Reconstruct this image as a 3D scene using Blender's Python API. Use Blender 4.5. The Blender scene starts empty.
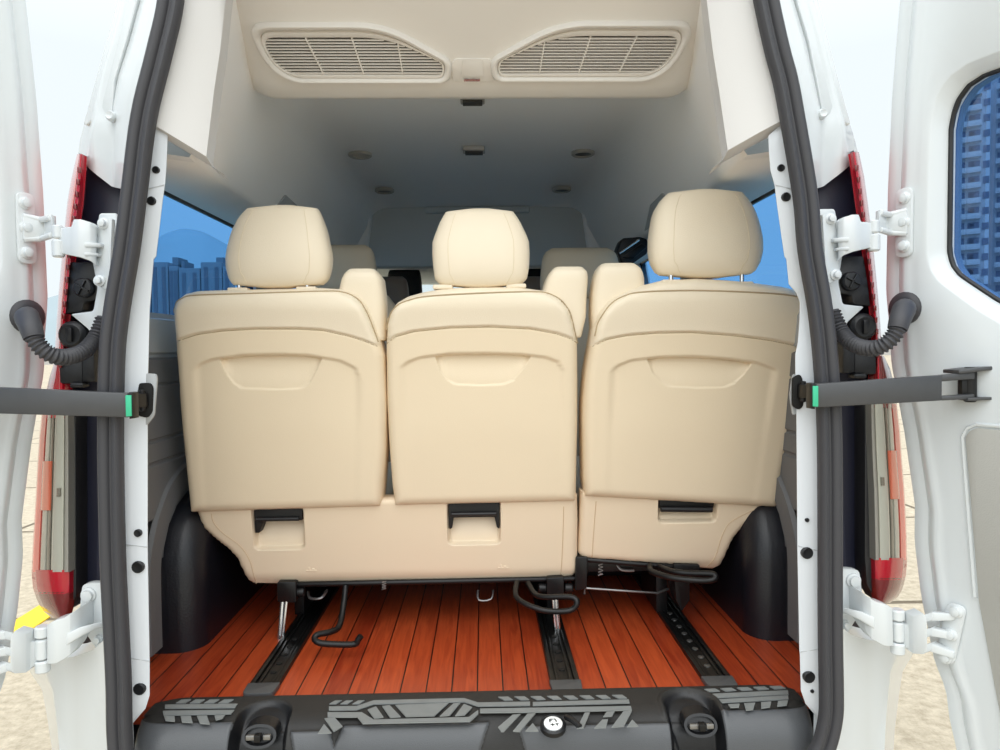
import bpy, bmesh, math, random
from mathutils import Vector, Matrix
random.seed(7)
SC = bpy.context.scene
COL = SC.collection
F = 700.0
YAW, PIT, ROL = math.radians(-1.37), math.radians(-2.09), math.radians(-0.61)
CAM = Vector((0.021, 0.0, 1.45))
MR = Matrix.Rotation(YAW, 3, 'Z') @ Matrix.Rotation(math.pi/2 + PIT, 3, 'X') @ Matrix.Rotation(ROL, 3, 'Z')
V = Vector

# ---------------------------------------------------------------- measuring: a sight line met with a plane of the place
def ray(u, v):
    return MR @ V(((u-500)/F, -(v-375)/F, -1.0))
def WY(u, v, y):
    d = ray(u, v); return CAM + d*((y-CAM.y)/d.y)
def WZ(u, v, z):
    d = ray(u, v); return CAM + d*((z-CAM.z)/d.z)
def WX(u, v, x):
    d = ray(u, v); return CAM + d*((x-CAM.x)/d.x)
def WP(u, v, p, n):
    d = ray(u, v); return CAM + d*((p-CAM).dot(n)/d.dot(n))

# ---------------------------------------------------------------- materials
def lin(c):
    def f(x):
        x /= 255.0
        return x/12.92 if x <= 0.04045 else ((x+0.055)/1.055)**2.4
    return (f(c[0]), f(c[1]), f(c[2]), 1.0)
MATS = {}
def mat(name, rgb, rough=0.5, metal=0.0, bump=0.0, bscale=200.0, var=0.0, vscale=8.0, coat=0.0, spec=0.5):
    if name in MATS: return MATS[name]
    m = bpy.data.materials.new(name); m.use_nodes = True
    nt = m.node_tree; b = nt.nodes['Principled BSDF']
    b.inputs['Base Color'].default_value = lin(rgb)
    b.inputs['Roughness'].default_value = rough
    b.inputs['Metallic'].default_value = metal
    b.inputs['Specular IOR Level'].default_value = spec
    b.inputs['Coat Weight'].default_value = coat
    tc = nt.nodes.new('ShaderNodeTexCoord')
    if var > 0:
        n = nt.nodes.new('ShaderNodeTexNoise'); n.inputs['Scale'].default_value = vscale
        n.inputs['Detail'].default_value = 4
        nt.links.new(tc.outputs['Object'], n.inputs['Vector'])
        r = nt.nodes.new('ShaderNodeMix'); r.data_type = 'RGBA'
        c = lin(rgb)
        r.inputs[6].default_value = tuple(max(0, x*(1-var)) for x in c[:3])+(1,)
        r.inputs[7].default_value = tuple(min(1, x*(1+var)) for x in c[:3])+(1,)
        nt.links.new(n.outputs['Fac'], r.inputs[0])
        nt.links.new(r.outputs[2], b.inputs['Base Color'])
    if bump > 0:
        n2 = nt.nodes.new('ShaderNodeTexNoise'); n2.inputs['Scale'].default_value = bscale
        n2.inputs['Detail'].default_value = 2
        nt.links.new(tc.outputs['Object'], n2.inputs['Vector'])
        bp = nt.nodes.new('ShaderNodeBump'); bp.inputs['Strength'].default_value = bump
        bp.inputs['Distance'].default_value = 0.002
        nt.links.new(n2.outputs['Fac'], bp.inputs['Height'])
        nt.links.new(bp.outputs['Normal'], b.inputs['Normal'])
    MATS[name] = m
    return m

def glass(name, tint, gloss=0.06, rough=0.02):
    m = bpy.data.materials.new(name); m.use_nodes = True
    nt = m.node_tree; nt.nodes.clear()
    o = nt.nodes.new('ShaderNodeOutputMaterial'); t = nt.nodes.new('ShaderNodeBsdfTransparent')
    g = nt.nodes.new('ShaderNodeBsdfGlossy'); mx = nt.nodes.new('ShaderNodeMixShader')
    t.inputs['Color'].default_value = tuple(c**.5 for c in tint)+(1,)      # two faces to each pane
    g.inputs['Roughness'].default_value = rough
    mx.inputs[0].default_value = gloss
    nt.links.new(t.outputs[0], mx.inputs[1]); nt.links.new(g.outputs[0], mx.inputs[2])
    nt.links.new(mx.outputs[0], o.inputs['Surface'])
    MATS[name] = m
    return m

LEATHER = mat('beige_leather', (236, 223, 200), 0.50, bump=0.25, bscale=420, var=0.03, vscale=5)
LEATHER_B = mat('beige_leather_panel', (231, 214, 186), 0.50, bump=0.15, bscale=420, var=0.02, vscale=4)
SHELL = mat('beige_plastic', (229, 210, 183), 0.42, bump=0.15, bscale=600)
PIPING = mat('tan_piping', (176, 156, 124), 0.6)
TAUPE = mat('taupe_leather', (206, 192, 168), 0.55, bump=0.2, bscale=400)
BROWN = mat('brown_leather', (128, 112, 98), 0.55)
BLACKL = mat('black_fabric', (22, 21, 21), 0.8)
CHROME = mat('chrome', (225, 226, 228), 0.16, 1.0)
STEEL = mat('dull_steel', (150, 150, 150), 0.4, 0.9)
WHITE = mat('white_paint', (216, 221, 223), 0.24, coat=0.35, var=0.008, vscale=3)
WHITEJ = mat('white_jamb_paint', (212, 217, 223), 0.32, coat=0.2)
HEAD = mat('headliner_fabric', (246, 245, 243), 0.8, bump=0.2, bscale=500)
PAD = mat('pale_trim_plastic', (218, 217, 216), 0.55, bump=0.1, bscale=500)
ACM = mat('cream_vent_plastic', (229, 225, 219), 0.5)
DARKH = mat('vent_shade_dark', (52, 44, 38), 0.9)
RUBBER = mat('grey_black_rubber', (62, 62, 66), 0.55, bump=0.15, bscale=250)
GREYT = mat('dark_grey_trim', (104, 105, 107), 0.6, bump=0.3, bscale=450)
LGREY = mat('mid_grey_trim', (164, 167, 169), 0.55, bump=0.2, bscale=450)
BLACKP = mat('black_plastic', (20, 21, 24), 0.42, bump=0.2, bscale=300)
ARCHM = mat('black_moulded_plastic', (19, 20, 27), 0.36, bump=0.35, bscale=160)
NAVY = mat('navy_black_paint', (27, 30, 50), 0.45)
BLACKM = mat('black_metal', (24, 24, 25), 0.38, 0.3)
ARM = mat('grey_painted_steel', (76, 77, 79), 0.38, 0.3, var=0.08, vscale=40)
GREEN = mat('green_tape', (58, 184, 140), 0.5)
SILL_SHEEN = mat('sky_sheen_sill_plastic', (78, 80, 83), 0.34, bump=0.3, bscale=500)  # plate plastic with the sky's reflection lightened into its colour
SILLD = mat('dark_sill_plastic', (38, 37, 36), 0.6, bump=0.3, bscale=500)
TREAD = mat('grey_tread_strip', (124, 128, 128), 0.55, var=0.12, vscale=40)
WHITEP = mat('white_plastic', (240, 242, 240), 0.4)
INK = mat('black_ink', (20, 20, 22), 0.6)
YELLOW = mat('yellow_paint', (245, 205, 50), 0.7)
GREYD = mat('light_grey_door_trim', (176, 175, 169), 0.7, bump=0.3, bscale=350)

def lamp_mat(name, rgb, rough, trans):
    m = mat(name, rgb, rough)
    b = m.node_tree.nodes['Principled BSDF']
    b.inputs['Transmission Weight'].default_value = trans
    b.inputs['Coat Weight'].default_value = 0.6
    return m
RED = lamp_mat('red_lens', (184, 20, 40), 0.2, 0.0)
DRED = lamp_mat('smoked_red_lens', (120, 36, 36), 0.2, 0.0)
ORANGE = lamp_mat('orange_lens', (214, 112, 84), 0.2, 0.0)
PINK = lamp_mat('salmon_lens', (226, 104, 92), 0.2, 0.0)
CLEAR = lamp_mat('clear_grey_lens', (176, 176, 164), 0.15, 0.0)
CLEARD = lamp_mat('smoky_clear_lens', (120, 116, 104), 0.15, 0.0)

def wood():
    m = bpy.data.materials.new('red_brown_plank_floor'); m.use_nodes = True
    nt = m.node_tree; b = nt.nodes['Principled BSDF']; L = nt.links
    tc = nt.nodes.new('ShaderNodeTexCoord'); sx = nt.nodes.new('ShaderNodeSeparateXYZ')
    L.new(tc.outputs['Object'], sx.inputs[0])
    def math_(op, a, bb=None):
        n = nt.nodes.new('ShaderNodeMath'); n.operation = op
        for i, x in enumerate((a, bb)):
            if x is None: continue
            if isinstance(x, (int, float)): n.inputs[i].default_value = x
            else: L.new(x, n.inputs[i])
        return n.outputs[0]
    PW = 0.0605
    q = math_('DIVIDE', math_('ADD', sx.outputs[0], 10*PW + 0.003), PW)
    fr = math_('FRACT', q); idx = math_('FLOOR', q)
    gap = math_('ADD', math_('LESS_THAN', fr, 0.055), 0.0)
    wn = nt.nodes.new('ShaderNodeTexWhiteNoise'); wn.noise_dimensions = '1D'; L.new(idx, wn.inputs['W'])
    mp = nt.nodes.new('ShaderNodeMapping'); mp.inputs['Scale'].default_value = (60, 4, 1)
    L.new(tc.outputs['Object'], mp.inputs[0])
    off = nt.nodes.new('ShaderNodeVectorMath'); off.operation = 'ADD'
    cb = nt.nodes.new('ShaderNodeCombineXYZ'); L.new(math_('MULTIPLY', wn.outputs[0], 30.0), cb.inputs[1])
    L.new(mp.outputs[0], off.inputs[0]); L.new(cb.outputs[0], off.inputs[1])
    nz = nt.nodes.new('ShaderNodeTexNoise'); nz.inputs['Scale'].default_value = 1.3; nz.inputs['Detail'].default_value = 6
    nz.inputs['Distortion'].default_value = 1.2
    L.new(off.outputs[0], nz.inputs['Vector'])
    mix = math_('ADD', math_('MULTIPLY', nz.outputs['Fac'], 0.75), math_('MULTIPLY', wn.outputs[0], 0.25))
    cr = nt.nodes.new('ShaderNodeValToRGB')
    cr.color_ramp.elements[0].position = 0.28; cr.color_ramp.elements[0].color = lin((138, 46, 22))
    cr.color_ramp.elements[1].position = 0.75; cr.color_ramp.elements[1].color = lin((190, 82, 42))
    L.new(mix, cr.inputs[0])
    mx = nt.nodes.new('ShaderNodeMix'); mx.data_type = 'RGBA'
    L.new(gap, mx.inputs[0]); L.new(cr.outputs[0], mx.inputs[6]); mx.inputs[7].default_value = lin((24, 12, 10))
    L.new(mx.outputs[2], b.inputs['Base Color'])
    b.inputs['Roughness'].default_value = 0.33
    return m
WOOD = wood()

def paving():
    m = bpy.data.materials.new('tan_concrete_paving'); m.use_nodes = True
    nt = m.node_tree; b = nt.nodes['Principled BSDF']; L = nt.links
    tc = nt.nodes.new('ShaderNodeTexCoord')
    n = nt.nodes.new('ShaderNodeTexNoise'); n.inputs['Scale'].default_value = 20; n.inputs['Detail'].default_value = 9; n.inputs['Roughness'].default_value = 0.75
    L.new(tc.outputs['Object'], n.inputs['Vector'])
    cr = nt.nodes.new('ShaderNodeValToRGB')
    cr.color_ramp.elements[0].position = 0.3; cr.color_ramp.elements[0].color = lin((160, 147, 126))
    cr.color_ramp.elements[1].position = 0.72; cr.color_ramp.elements[1].color = lin((218, 206, 184))
    L.new(n.outputs['Fac'], cr.inputs[0])
    br = nt.nodes.new('ShaderNodeTexBrick'); br.inputs['Scale'].default_value = 0.13; br.inputs['Mortar Size'].default_value = 0.003
    br.offset = 0.0
    br.inputs['Color1'].default_value = (1, 1, 1, 1); br.inputs['Color2'].default_value = (.93, .93, .93, 1); br.inputs['Mortar'].default_value = (.3, .28, .25, 1)
    L.new(tc.outputs['Object'], br.inputs['Vector'])
    mx = nt.nodes.new('ShaderNodeMix'); mx.data_type = 'RGBA'; mx.blend_type = 'MULTIPLY'; mx.inputs[0].default_value = 1
    L.new(cr.outputs[0], mx.inputs[6]); L.new(br.outputs['Color'], mx.inputs[7])
    L.new(mx.outputs[2], b.inputs['Base Color']); b.inputs['Roughness'].default_value = 0.9
    bp = nt.nodes.new('ShaderNodeBump'); bp.inputs['Strength'].default_value = 0.5; bp.inputs['Distance'].default_value = 0.01
    L.new(n.outputs['Fac'], bp.inputs['Height']); L.new(bp.outputs['Normal'], b.inputs['Normal'])
    return m
PAVE = paving()
BLUEG = glass('blue_tinted_glass', (0.16, 0.42, 0.82), 0.05)
BLUEG2 = glass('dark_blue_tinted_glass', (0.13, 0.27, 0.54), 0.06)
CLEARG = glass('clear_glass', (0.88, 0.96, 0.97), 0.05)

# ---------------------------------------------------------------- mesh building
class MB:
    def __init__(s): s.v = []; s.f = []; s.m = []; s.mi = 0
    def add(s, vs, fs):
        o = len(s.v); s.v += [V(p) for p in vs]
        for f in fs: s.f.append([i+o for i in f]); s.m.append(s.mi)
        return s
    def box(s, c, sz, rot=None):
        c = V(c); h = V(sz)/2; P = []
        for dx in (-1, 1):
            for dy in (-1, 1):
                for dz in (-1, 1):
                    p = V((dx*h.x, dy*h.y, dz*h.z))
                    if rot is not None: p = rot @ p
                    P.append(c+p)
        return s.add(P, [(0,1,3,2),(4,6,7,5),(0,4,5,1),(2,3,7,6),(0,2,6,4),(1,5,7,3)])
    def prism(s, poly, vec):
        """a flat outline given its real thickness"""
        n = len(poly); vec = V(vec); P = [V(p) for p in poly]
        P = P + [p+vec for p in P]
        return s.add(P, [list(range(n))[::-1], list(range(n, 2*n))] + [(i, (i+1) % n, n+(i+1) % n, n+i) for i in range(n)])
    def loft(s, loops, cap0=True, cap1=True, closed=True):
        n = len(loops[0]); P = [p for l in loops for p in l]; Fs = []
        for k in range(len(loops)-1):
            for i in range(n if closed else n-1):
                j = (i+1) % n
                Fs.append((k*n+i, k*n+j, (k+1)*n+j, (k+1)*n+i))
        if cap0 and closed: Fs.append(list(range(n))[::-1])
        if cap1 and closed: Fs.append([(len(loops)-1)*n+i for i in range(n)])
        return s.add(P, Fs)
    def tube(s, path, r, n=10, closed=False, caps=True):
        path = [V(p) for p in path]; m = len(path); loops = []
        up = None
        for k in range(m):
            if closed: t = path[(k+1) % m]-path[k-1]
            else: t = path[min(k+1, m-1)]-path[max(k-1, 0)]
            t.normalize()
            if up is None:
                up = V((0, 0, 1)) if abs(t.z) < 0.9 else V((1, 0, 0))
            a = (up - t*up.dot(t)).normalized(); b = t.cross(a); up = a
            rr = r(k/(m-1)) if callable(r) else r
            loops.append([path[k]+a*math.cos(2*math.pi*i/n)*rr+b*math.sin(2*math.pi*i/n)*rr for i in range(n)])
        if closed: loops.append(loops[0]); return s.loft(loops, False, False)
        return s.loft(loops, caps, caps)
    def lathe(s, c, axis, prof, n=24):
        """prof: list of (radius, height along axis)"""
        c = V(c); ax = V(axis).normalized()
        a = ax.orthogonal().normalized(); b = ax.cross(a); loops = []
        for r, h in prof:
            loops.append([c+ax*h+(a*math.cos(2*math.pi*i/n)+b*math.sin(2*math.pi*i/n))*max(r, 1e-5) for i in range(n)])
        return s.loft(loops, True, True)
    def cyl(s, p0, p1, r, n=16, bev=None):
        p0 = V(p0); p1 = V(p1); L = (p1-p0).length; b = min(r, L/2)*0.25 if bev is None else bev
        return s.lathe(p0, p1-p0, [(r-b, 0), (r, b), (r, L-b), (r-b, L)], n)
    def build(s, name, mats, parent=None, bevel=0.0, seg=2, angle=38, merge=True, kind=None, label=None, cat=None, group=None, flat=False):
        me = bpy.data.meshes.new(name)
        bm = bmesh.new()
        vs = [bm.verts.new(p) for p in s.v]
        for f, mi in zip(s.f, s.m):
            try:
                ff = bm.faces.new([vs[i] for i in f]); ff.material_index = mi
            except ValueError: pass
        if merge: bmesh.ops.remove_doubles(bm, verts=bm.verts, dist=2e-5)
        bmesh.ops.recalc_face_normals(bm, faces=bm.faces)
        if bevel > 0:
            es = [e for e in bm.edges if len(e.link_faces) == 2 and e.calc_face_angle(0) > math.radians(28)]
            bmesh.ops.bevel(bm, geom=es, offset=bevel, segments=seg, profile=0.5, affect='EDGES', clamp_overlap=True)
            bmesh.ops.recalc_face_normals(bm, faces=bm.faces)
        root = V((0, 0, 0))
        if parent is not None:
            root = wloc(parent)
        elif bm.verts:
            xs = [v.co.x for v in bm.verts]; ys = [v.co.y for v in bm.verts]; zs = [v.co.z for v in bm.verts]
            root = V(((min(xs)+max(xs))/2, (min(ys)+max(ys))/2, min(zs)))
            if kind == 'structure': root = V((0, 0, 0))
        for v in bm.verts: v.co -= root
        bm.to_mesh(me); bm.free()
        for m in (mats if isinstance(mats, (list, tuple)) else [mats]): me.materials.append(m)
        if not flat:
            for p in me.polygons: p.use_smooth = True
            me.set_sharp_from_angle(angle=math.radians(angle))
        o = bpy.data.objects.new(name, me); COL.objects.link(o)
        if parent is not None:
            o.parent = parent
        else:
            o.location = root
        if kind: o['kind'] = kind
        if label: o['label'] = label
        if cat: o['category'] = cat
        if group: o['group'] = group
        return o
def wloc(o):
    p = V(o.location); q = o.parent
    while q is not None: p += V(q.location); q = q.parent
    return p
def thing(name, label, cat, loc, group=None):
    o = bpy.data.objects.new(name, None); COL.objects.link(o); o.location = loc
    o.empty_display_size = 0.05
    o['label'] = label; o['category'] = cat
    if group: o['group'] = group
    return o
def lerp(a, b, t): return a+(b-a)*t
def interp(tab, x):
    """tab: sorted list of (x, y)"""
    if x <= tab[0][0]: return tab[0][1]
    for (a, p), (b, q) in zip(tab, tab[1:]):
        if x <= b: return p+(q-p)*(x-a)/(b-a)
    return tab[-1][1]
def sm(a, b, x):
    t = min(1, max(0, (x-a)/(b-a))); return t*t*(3-2*t)
def catmull(P, per=6, closed=False):
    P = [V(p) for p in P]; n = len(P); out = []
    for i in range(n if closed else n-1):
        g = lambda k: P[k % n] if closed else P[min(max(k, 0), n-1)]
        a, b, c, d = g(i-1), g(i), g(i+1), g(i+2)
        for k in range(per):
            t = k/per
            out.append(0.5*((2*b)+(c-a)*t+(2*a-5*b+4*c-d)*t*t+(3*b-a-3*c+d)*t**3))
    if not closed: out.append(P[-1])
    return out
def rounded(poly, r, seg=4):
    """round the corners of a flat outline"""
    P = [V(p) for p in poly]; n = len(P); out = []
    for i in range(n):
        a, b, c = P[i-1], P[i], P[(i+1) % n]
        d0 = (a-b); d1 = (c-b)
        rr = r[i] if isinstance(r, (list, tuple)) else r
        q = min(rr, d0.length*0.48, d1.length*0.48)
        p0 = b+d0.normalized()*q; p1 = b+d1.normalized()*q
        for k in range(seg+1):
            t = k/seg
            out.append((1-t)**2*p0+2*t*(1-t)*b+t*t*p1)
    return out
def mx(p): return V((-p[0], p[1], p[2]))
SKY_TOP, SKY_BACK, SUN_E, EXPO = 1.0, 0.5, 1.25, 0.06
# ================================================================ THE SETTING
# ---------------- ground
MB().add([(-60, -40, 0), (60, -40, 0), (60, 120, 0), (-60, 120, 0), (-60, -40, -.1), (60, -40, -.1), (60, 120, -.1), (-60, 120, -.1)],
         [(0,1,2,3), (7,6,5,4), (0,4,5,1), (1,5,6,2), (2,6,7,3), (3,7,4,0)]).build('ground', PAVE, kind='structure', flat=True)
# ---------------- interior floor
FZ = 0.65
b = MB(); b.box((0, 2.665, FZ-0.02), (1.78, 2.18, 0.04)); b.build('floor', WOOD, kind='structure', flat=True)
b = MB(); b.box((0, 4.55, FZ-0.12), (1.78, 1.62, 0.04)); b.build('trim_cab_floor', GREYT, kind='structure', flat=True)

# ---------------- headliner: ledge above the windows, leaning sides, ceiling
def head_sec(y, xo, zo, xi, zi, xs, zs, zc):
    """half section from the window top inwards and up to the middle"""
    P = [(xo, zo), (xi+0.012, zi-0.004), (xi, zi+0.012)]
    for t in (0.25, 0.5, 0.75): P.append((lerp(xi, xs, t), lerp(zi+0.012, zs, t)))
    for k in range(0, 7):
        a = math.pi/2*k/6; P.append((xs-(1-math.cos(a))*0.10, zs+math.sin(a)*(zc-zs)))
    P.append((xs*0.5, zc+0.004)); P.append((0.0, zc+0.006))
    L = [V((-x, y, z)) for x, z in P]; R = [V((x, y, z)) for x, z in P[::-1][1:]]
    return L+R
secs = [head_sec(1.515, .740, 1.885, .585, 1.868, .535, 2.24, 2.46),
        head_sec(1.60, .80, 1.896, .605, 1.878, .545, 2.20, 2.42),
        head_sec(1.75, .862, 1.905, .640, 1.893, .56, 2.14, 2.30),
        head_sec(1.95, .868, 1.906, .668, 1.905, .575, 2.13, 2.225),
        head_sec(2.30, .868, 1.906, .685, 1.912, .585, 2.12, 2.215),
        head_sec(2.80, .868, 1.906, .690, 1.915, .59, 2.12, 2.225),
        head_sec(3.40, .868, 1.906, .690, 1.915, .59, 2.12, 2.235),
        head_sec(3.80, .868, 1.906, .690, 1.915, .585, 2.11, 2.215)]
fine = []
for a, c in zip(secs, secs[1:]):
    for k in range(4): fine.append([p+(q-p)*(k/4) for p, q in zip(a, c)])
fine.append(secs[-1])
MB().loft(fine, False, False, closed=False).build('ceiling', HEAD, kind='structure', angle=60)
# cab header (bulkhead over the front seats), pillars and the lower cab roof
b = MB()
hd = [(-.69, 2.3), (-.69, 1.92), (-.56, 1.90), (.56, 1.90), (.69, 1.92), (.69, 2.3)]
b.prism([(x, 3.80, z) for x, z in hd], (0, .10, 0))
b.box((0, 3.795, 2.20), (.56, .05, .035)); b.box((0, 3.79, 2.145), (.16, .03, .022))
b.build('wall_front', mat('cab_header_trim', (196, 200, 200), 0.75), kind='structure', bevel=.012, seg=3)
b = MB()
for s in (-1, 1):
    b.prism([(s*.60, 3.76, 1.90), (s*.70, 3.76, 1.90), (s*.66, 3.76, 2.2), (s*.56, 3.76, 2.2)], (0, .06, 0))
b.build('trim_cab_header_pillar', HEAD, kind='structure', bevel=.015, seg=3)
b = MB(); b.box((0, 4.55, 1.965), (1.74, 1.46, .05)); b.build('trim_cab_roof', HEAD, kind='structure', bevel=.01)

# ---------------- side walls: lower panel with grooves, window frames and pillars
wprof = [(.868, 1.905), (.876, 1.56), (.868, 1.545), (.842, 1.540), (.838, 1.53), (.842, 1.452), (.850, 1.446), (.850, 1.438), (.838, 1.432),
         (.838, 1.372), (.842, 1.369), (.842, 1.365), (.838, 1.362), (.838, 1.228), (.843, 1.224), (.843, 1.218), (.838, 1.214),
         (.838, 1.168), (.843, 1.164), (.843, 1.158), (.838, 1.154), (.838, 1.02), (.838, .95), (.838, .90), (.845, FZ-.01)]
wprof = wprof[1:]
for s, nm in ((-1, 'wall_left'), (1, 'wall_right')):
    b = MB()
    ys = [1.66, 1.80, 1.86, 1.87, 2.4, 3.0, 3.85]
    n = len(wprof)
    rows = [[V((s*(.935 if (y < 1.865 and z < .96) else x), y, z)) for x, z in wprof] for y in ys]
    P = [p for r in rows for p in r]; Fs = []
    o = len(b.v); b.v += P
    for k in range(len(ys)-1):
        for i in range(n-1):
            b.f.append((o+k*n+i, o+k*n+i+1, o+(k+1)*n+i+1, o+(k+1)*n+i)); b.m.append(1 if i < 6 else 0)
    # pillars between the windows
    b.mi = 1
    for y0, y1 in ((1.66, 1.70), (2.78, 2.98), (3.78, 3.90)):
        b.box((s*.872, (y0+y1)/2, 1.73), (.012, y1-y0, .38))
    b.build(nm, [GREYT, LGREY], kind='structure', angle=30)
    for wi, (y0, y1) in enumerate(((1.68, 2.80), (2.96, 3.80))):
        idx = (1 if s < 0 else 2)+2*wi
        g = MB(); g.box((s*.888, (y0+y1)/2, 1.728), (.006, y1-y0, .37))
        go = g.build('window_%d' % idx, BLUEG, kind='structure', flat=True)
        fr = MB()
        pts = rounded([(s*.881, y0, 1.548), (s*.881, y1, 1.548), (s*.881, y1, 1.908), (s*.881, y0, 1.908)], .05, 6)
        fr.tube(pts, .0085, 6, closed=True)
        fr.build('window_seal', BLACKP, go)
    # cab door window and door card
    b = MB(); b.box((s*.85, 4.6, 1.05), (.05, 1.4, 1.0)); b.build('trim_cab_door_%s' % ('left' if s < 0 else 'right'), GREYT, kind='structure', bevel=.01)
    b = MB(); b.box((s*.868, 4.6, 1.74), (.008, 1.4, .42)); b.build('window_%d' % (5 if s < 0 else 6), CLEARG, kind='structure', flat=True)
# windscreen and dash
b = MB(); b.prism([(-.82, 5.02, 1.99), (.82, 5.02, 1.99), (.86, 5.5, 1.35), (-.86, 5.5, 1.35)], (0, .008, .006))
b.build('window_7', CLEARG, kind='structure', flat=True)
b = MB(); b.prism([(-.85, 5.05, .55), (-.85, 5.0, 1.25), (-.85, 5.15, 1.37), (-.85, 5.52, 1.36), (-.85, 5.52, .55)], (1.7, 0, 0))
b.build('trim_dashboard', BLACKP, kind='structure', bevel=.03, seg=3)

# ---------------- outer skin of the body (roof, sides), with real window openings
oprof = [(.80, .30), (.965, .36), (.985, .60), (.985, 1.05), (.97, 1.545)]
oprof2 = [(.905, 1.912), (.88, 2.05), (.835, 2.27), (.79, 2.42), (.70, 2.54), (.55, 2.60), (.25, 2.62), (0, 2.62)]
b = MB()
for s in (-1, 1):
    for pr in (oprof, oprof2):
        ys = [1.76, 1.9, 3.8] if pr is oprof2 else [1.76, 1.9, 5.2]
        P = [[V((s*x, y, z)) for x, z in pr] for y in ys]
        b.loft(P, False, False, closed=False)
    for y0, y1 in ((1.75, 1.80), (2.76, 3.0), (3.76, 3.92)):
        b.prism([(s*.97, y0, 1.54), (s*.905, y0, 1.915), (s*.90, y1, 1.915), (s*.965, y1, 1.54)], (-s*.01, 0, 0))
b.loft([[V((x, y, z)) for x, z in [(-.9, 1.91), (-.835, 2.27), (-.7, 2.5), (0, 2.58), (.7, 2.5), (.835, 2.27), (.9, 1.91)]] for y in (3.78, 4.2)], False, False, closed=False)
b.box((0, 4.72, 2.03), (1.70, 1.6, .03))
b.box((0, 3.86, 2.36), (1.5, .03, .5))
b.box((0, 5.5, .9), (1.9, .06, 1.0))
b.build('trim_body_shell', WHITE, kind='structure', angle=40)
# underbody
b = MB(); b.box((0, 3.4, .42), (1.80, 3.6, .16)); b.build('trim_underbody', BLACKP, kind='structure', flat=True)

# ---------------- rear doorway: weather seal, white jambs, pale pillar pads, pillar skins
sealL = [(169,0),(157,55),(142,117),(132,195),(125,250),(115,310),(110,360),(109,450),(111,555),(114,620),(117,685),(118,735)]
sealR = [(768,0),(779,50),(787,80),(794,117),(807,195),(812,250),(822,310),(828,370),(831.5,450),(832,620),(833,690),(832.5,715),(828,738)]
YS = 1.42
SL = [WY(u, v, YS) for u, v in sealL]; SR = [WY(u, v, YS) for u, v in sealR]
top = [V((-.575, YS, 2.29)), V((-.52, YS, 2.37)), V((-.42, YS, 2.405)), V((0, YS, 2.415)), V((.42, YS, 2.405)), V((.52, YS, 2.37)), V((.575, YS, 2.29))]
bot = [V((.722, YS, .60)), V((.69, YS, .545)), V((.62, YS, .52)), V((0, YS, .515)), V((-.62, YS, .52)), V((-.69, YS, .545)), V((-.725, YS, .60))]
loop = SL[::-1]+top+SR+bot
loop = catmull(loop, 5, True)
sp = [(.78*a_+.005, .68*c_) for a_, c_ in [(-.031, .004), (-.031, -.012), (-.024, -.020), (-.012, -.021), (-.005, -.014), (-.002, -.009), (.003, -.009), (.006, -.016), (.012, -.026), (.022, -.028), (.030, -.020), (.031, -.006), (.031, .004)]]
def seal_loops(path, prof):
    n = len(path); out = []
    for i in range(n):
        t = (path[(i+1) % n]-path[i-1]).normalized()
        nn = V((t.z, 0, -t.x))                   # lateral, pointing into the doorway
        ctr = V((0, YS, 1.45))
        if nn.dot(ctr-path[i]) < 0: nn = -nn
        out.append([path[i]+nn*a+V((0, c, 0)) for a, c in prof])
    out.append(out[0]); return out
b = MB(); b.loft(seal_loops(loop, sp), False, False)
b.build('door_seal', RUBBER, label='dark grey rubber weather seal running around the open rear doorway', cat='seal', angle=50)

jinL = [(118,160.5),(122,153),(136,168),(150,167.5),(170,166.5),(184,165.5),(187,165),(200,163),(256,156.5),(259,154),(310,150),(372,148.5),(400,148),(546,148),(549,148),(660,150),(664,150),(695,150),(708,146),(722,134),(735,129.5),(750,127)]
jinR = [(118,783),(121,785),(136,768),(150,768.5),(170,770),(184,774),(187,774.5),(200,776),(256,784),(259,786),(284,788.5),(293,796),(302,799.5),(322,799),(342,797.5),(354,795),(372,795),(400,796),(545,797),(548,797),(650,799),(654,799.5),(690,800.5),(703,805),(715,815),(730,819),(750,822)]
def jamb(tab, seal, s, name):
    b = MB(); rows = []
    for v, u in tab:
        z = WY(u, v, 1.455).z
        # the seal centre at that height
        S = seal
        xs = interp(sorted([(p.z, p.x) for p in S]), z)
        pin = WY(u, v, 1.455); po = V((xs, 1.43, z))
        gro = .004 if v in (184, 187, 546, 549, 545, 548, 660, 664, 650, 654) else 0
        gro = 0
        r = [po, po+(pin-po)*.35+V((0, .006, 0)), po+(pin-po)*.7, pin+V((-s*-.0, -.002, 0)), pin+V((s*.003, .006, 0)), pin+V((s*.050, .085, 0))]
        rows.append(r)
    b.loft(rows, False, False, closed=False)
    # pressed seams across the flange
    o = b.build(name, WHITEJ, kind='structure', angle=50)
    sb = MB()
    for v in ((185, 547, 661) if s < 0 else (185, 546, 652)):
        u0 = interp(tab, v); p = WY(u0-s*(-1), v, 1.452); q = WY(u0+s*(26 if v > 300 else 22), v+(-4 if v > 600 else 5 if v < 300 else -3 if s<0 else 6), 1.441)
        sb.tube([p, q], .0011, 5)
    sb.build('panel_seam', mat('seam_grey', (184, 188, 192), .6), o)
    return o
jl = jamb(jinL, SL, -1, 'trim_1'); jr = jamb(jinR, SR, 1, 'trim_2')
def hole(par, u, v, r, rim=False, y=1.447):
    p = WY(u, v, y); b = MB()
    b.lathe(p+V((0, .008, 0)), (0, -1, 0), [(r, 0), (r, .010), (r*.8, .0115), (r*.35, .0105)], 16)
    b.build('hole_plug', BLACKP, par)
for u, v, r in ((156,170,.0075),(151.5,201,.009),(138,533,.008),(138,567,.0125),(139.5,689,.0125)): hole(jl, u, v, r)
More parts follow.
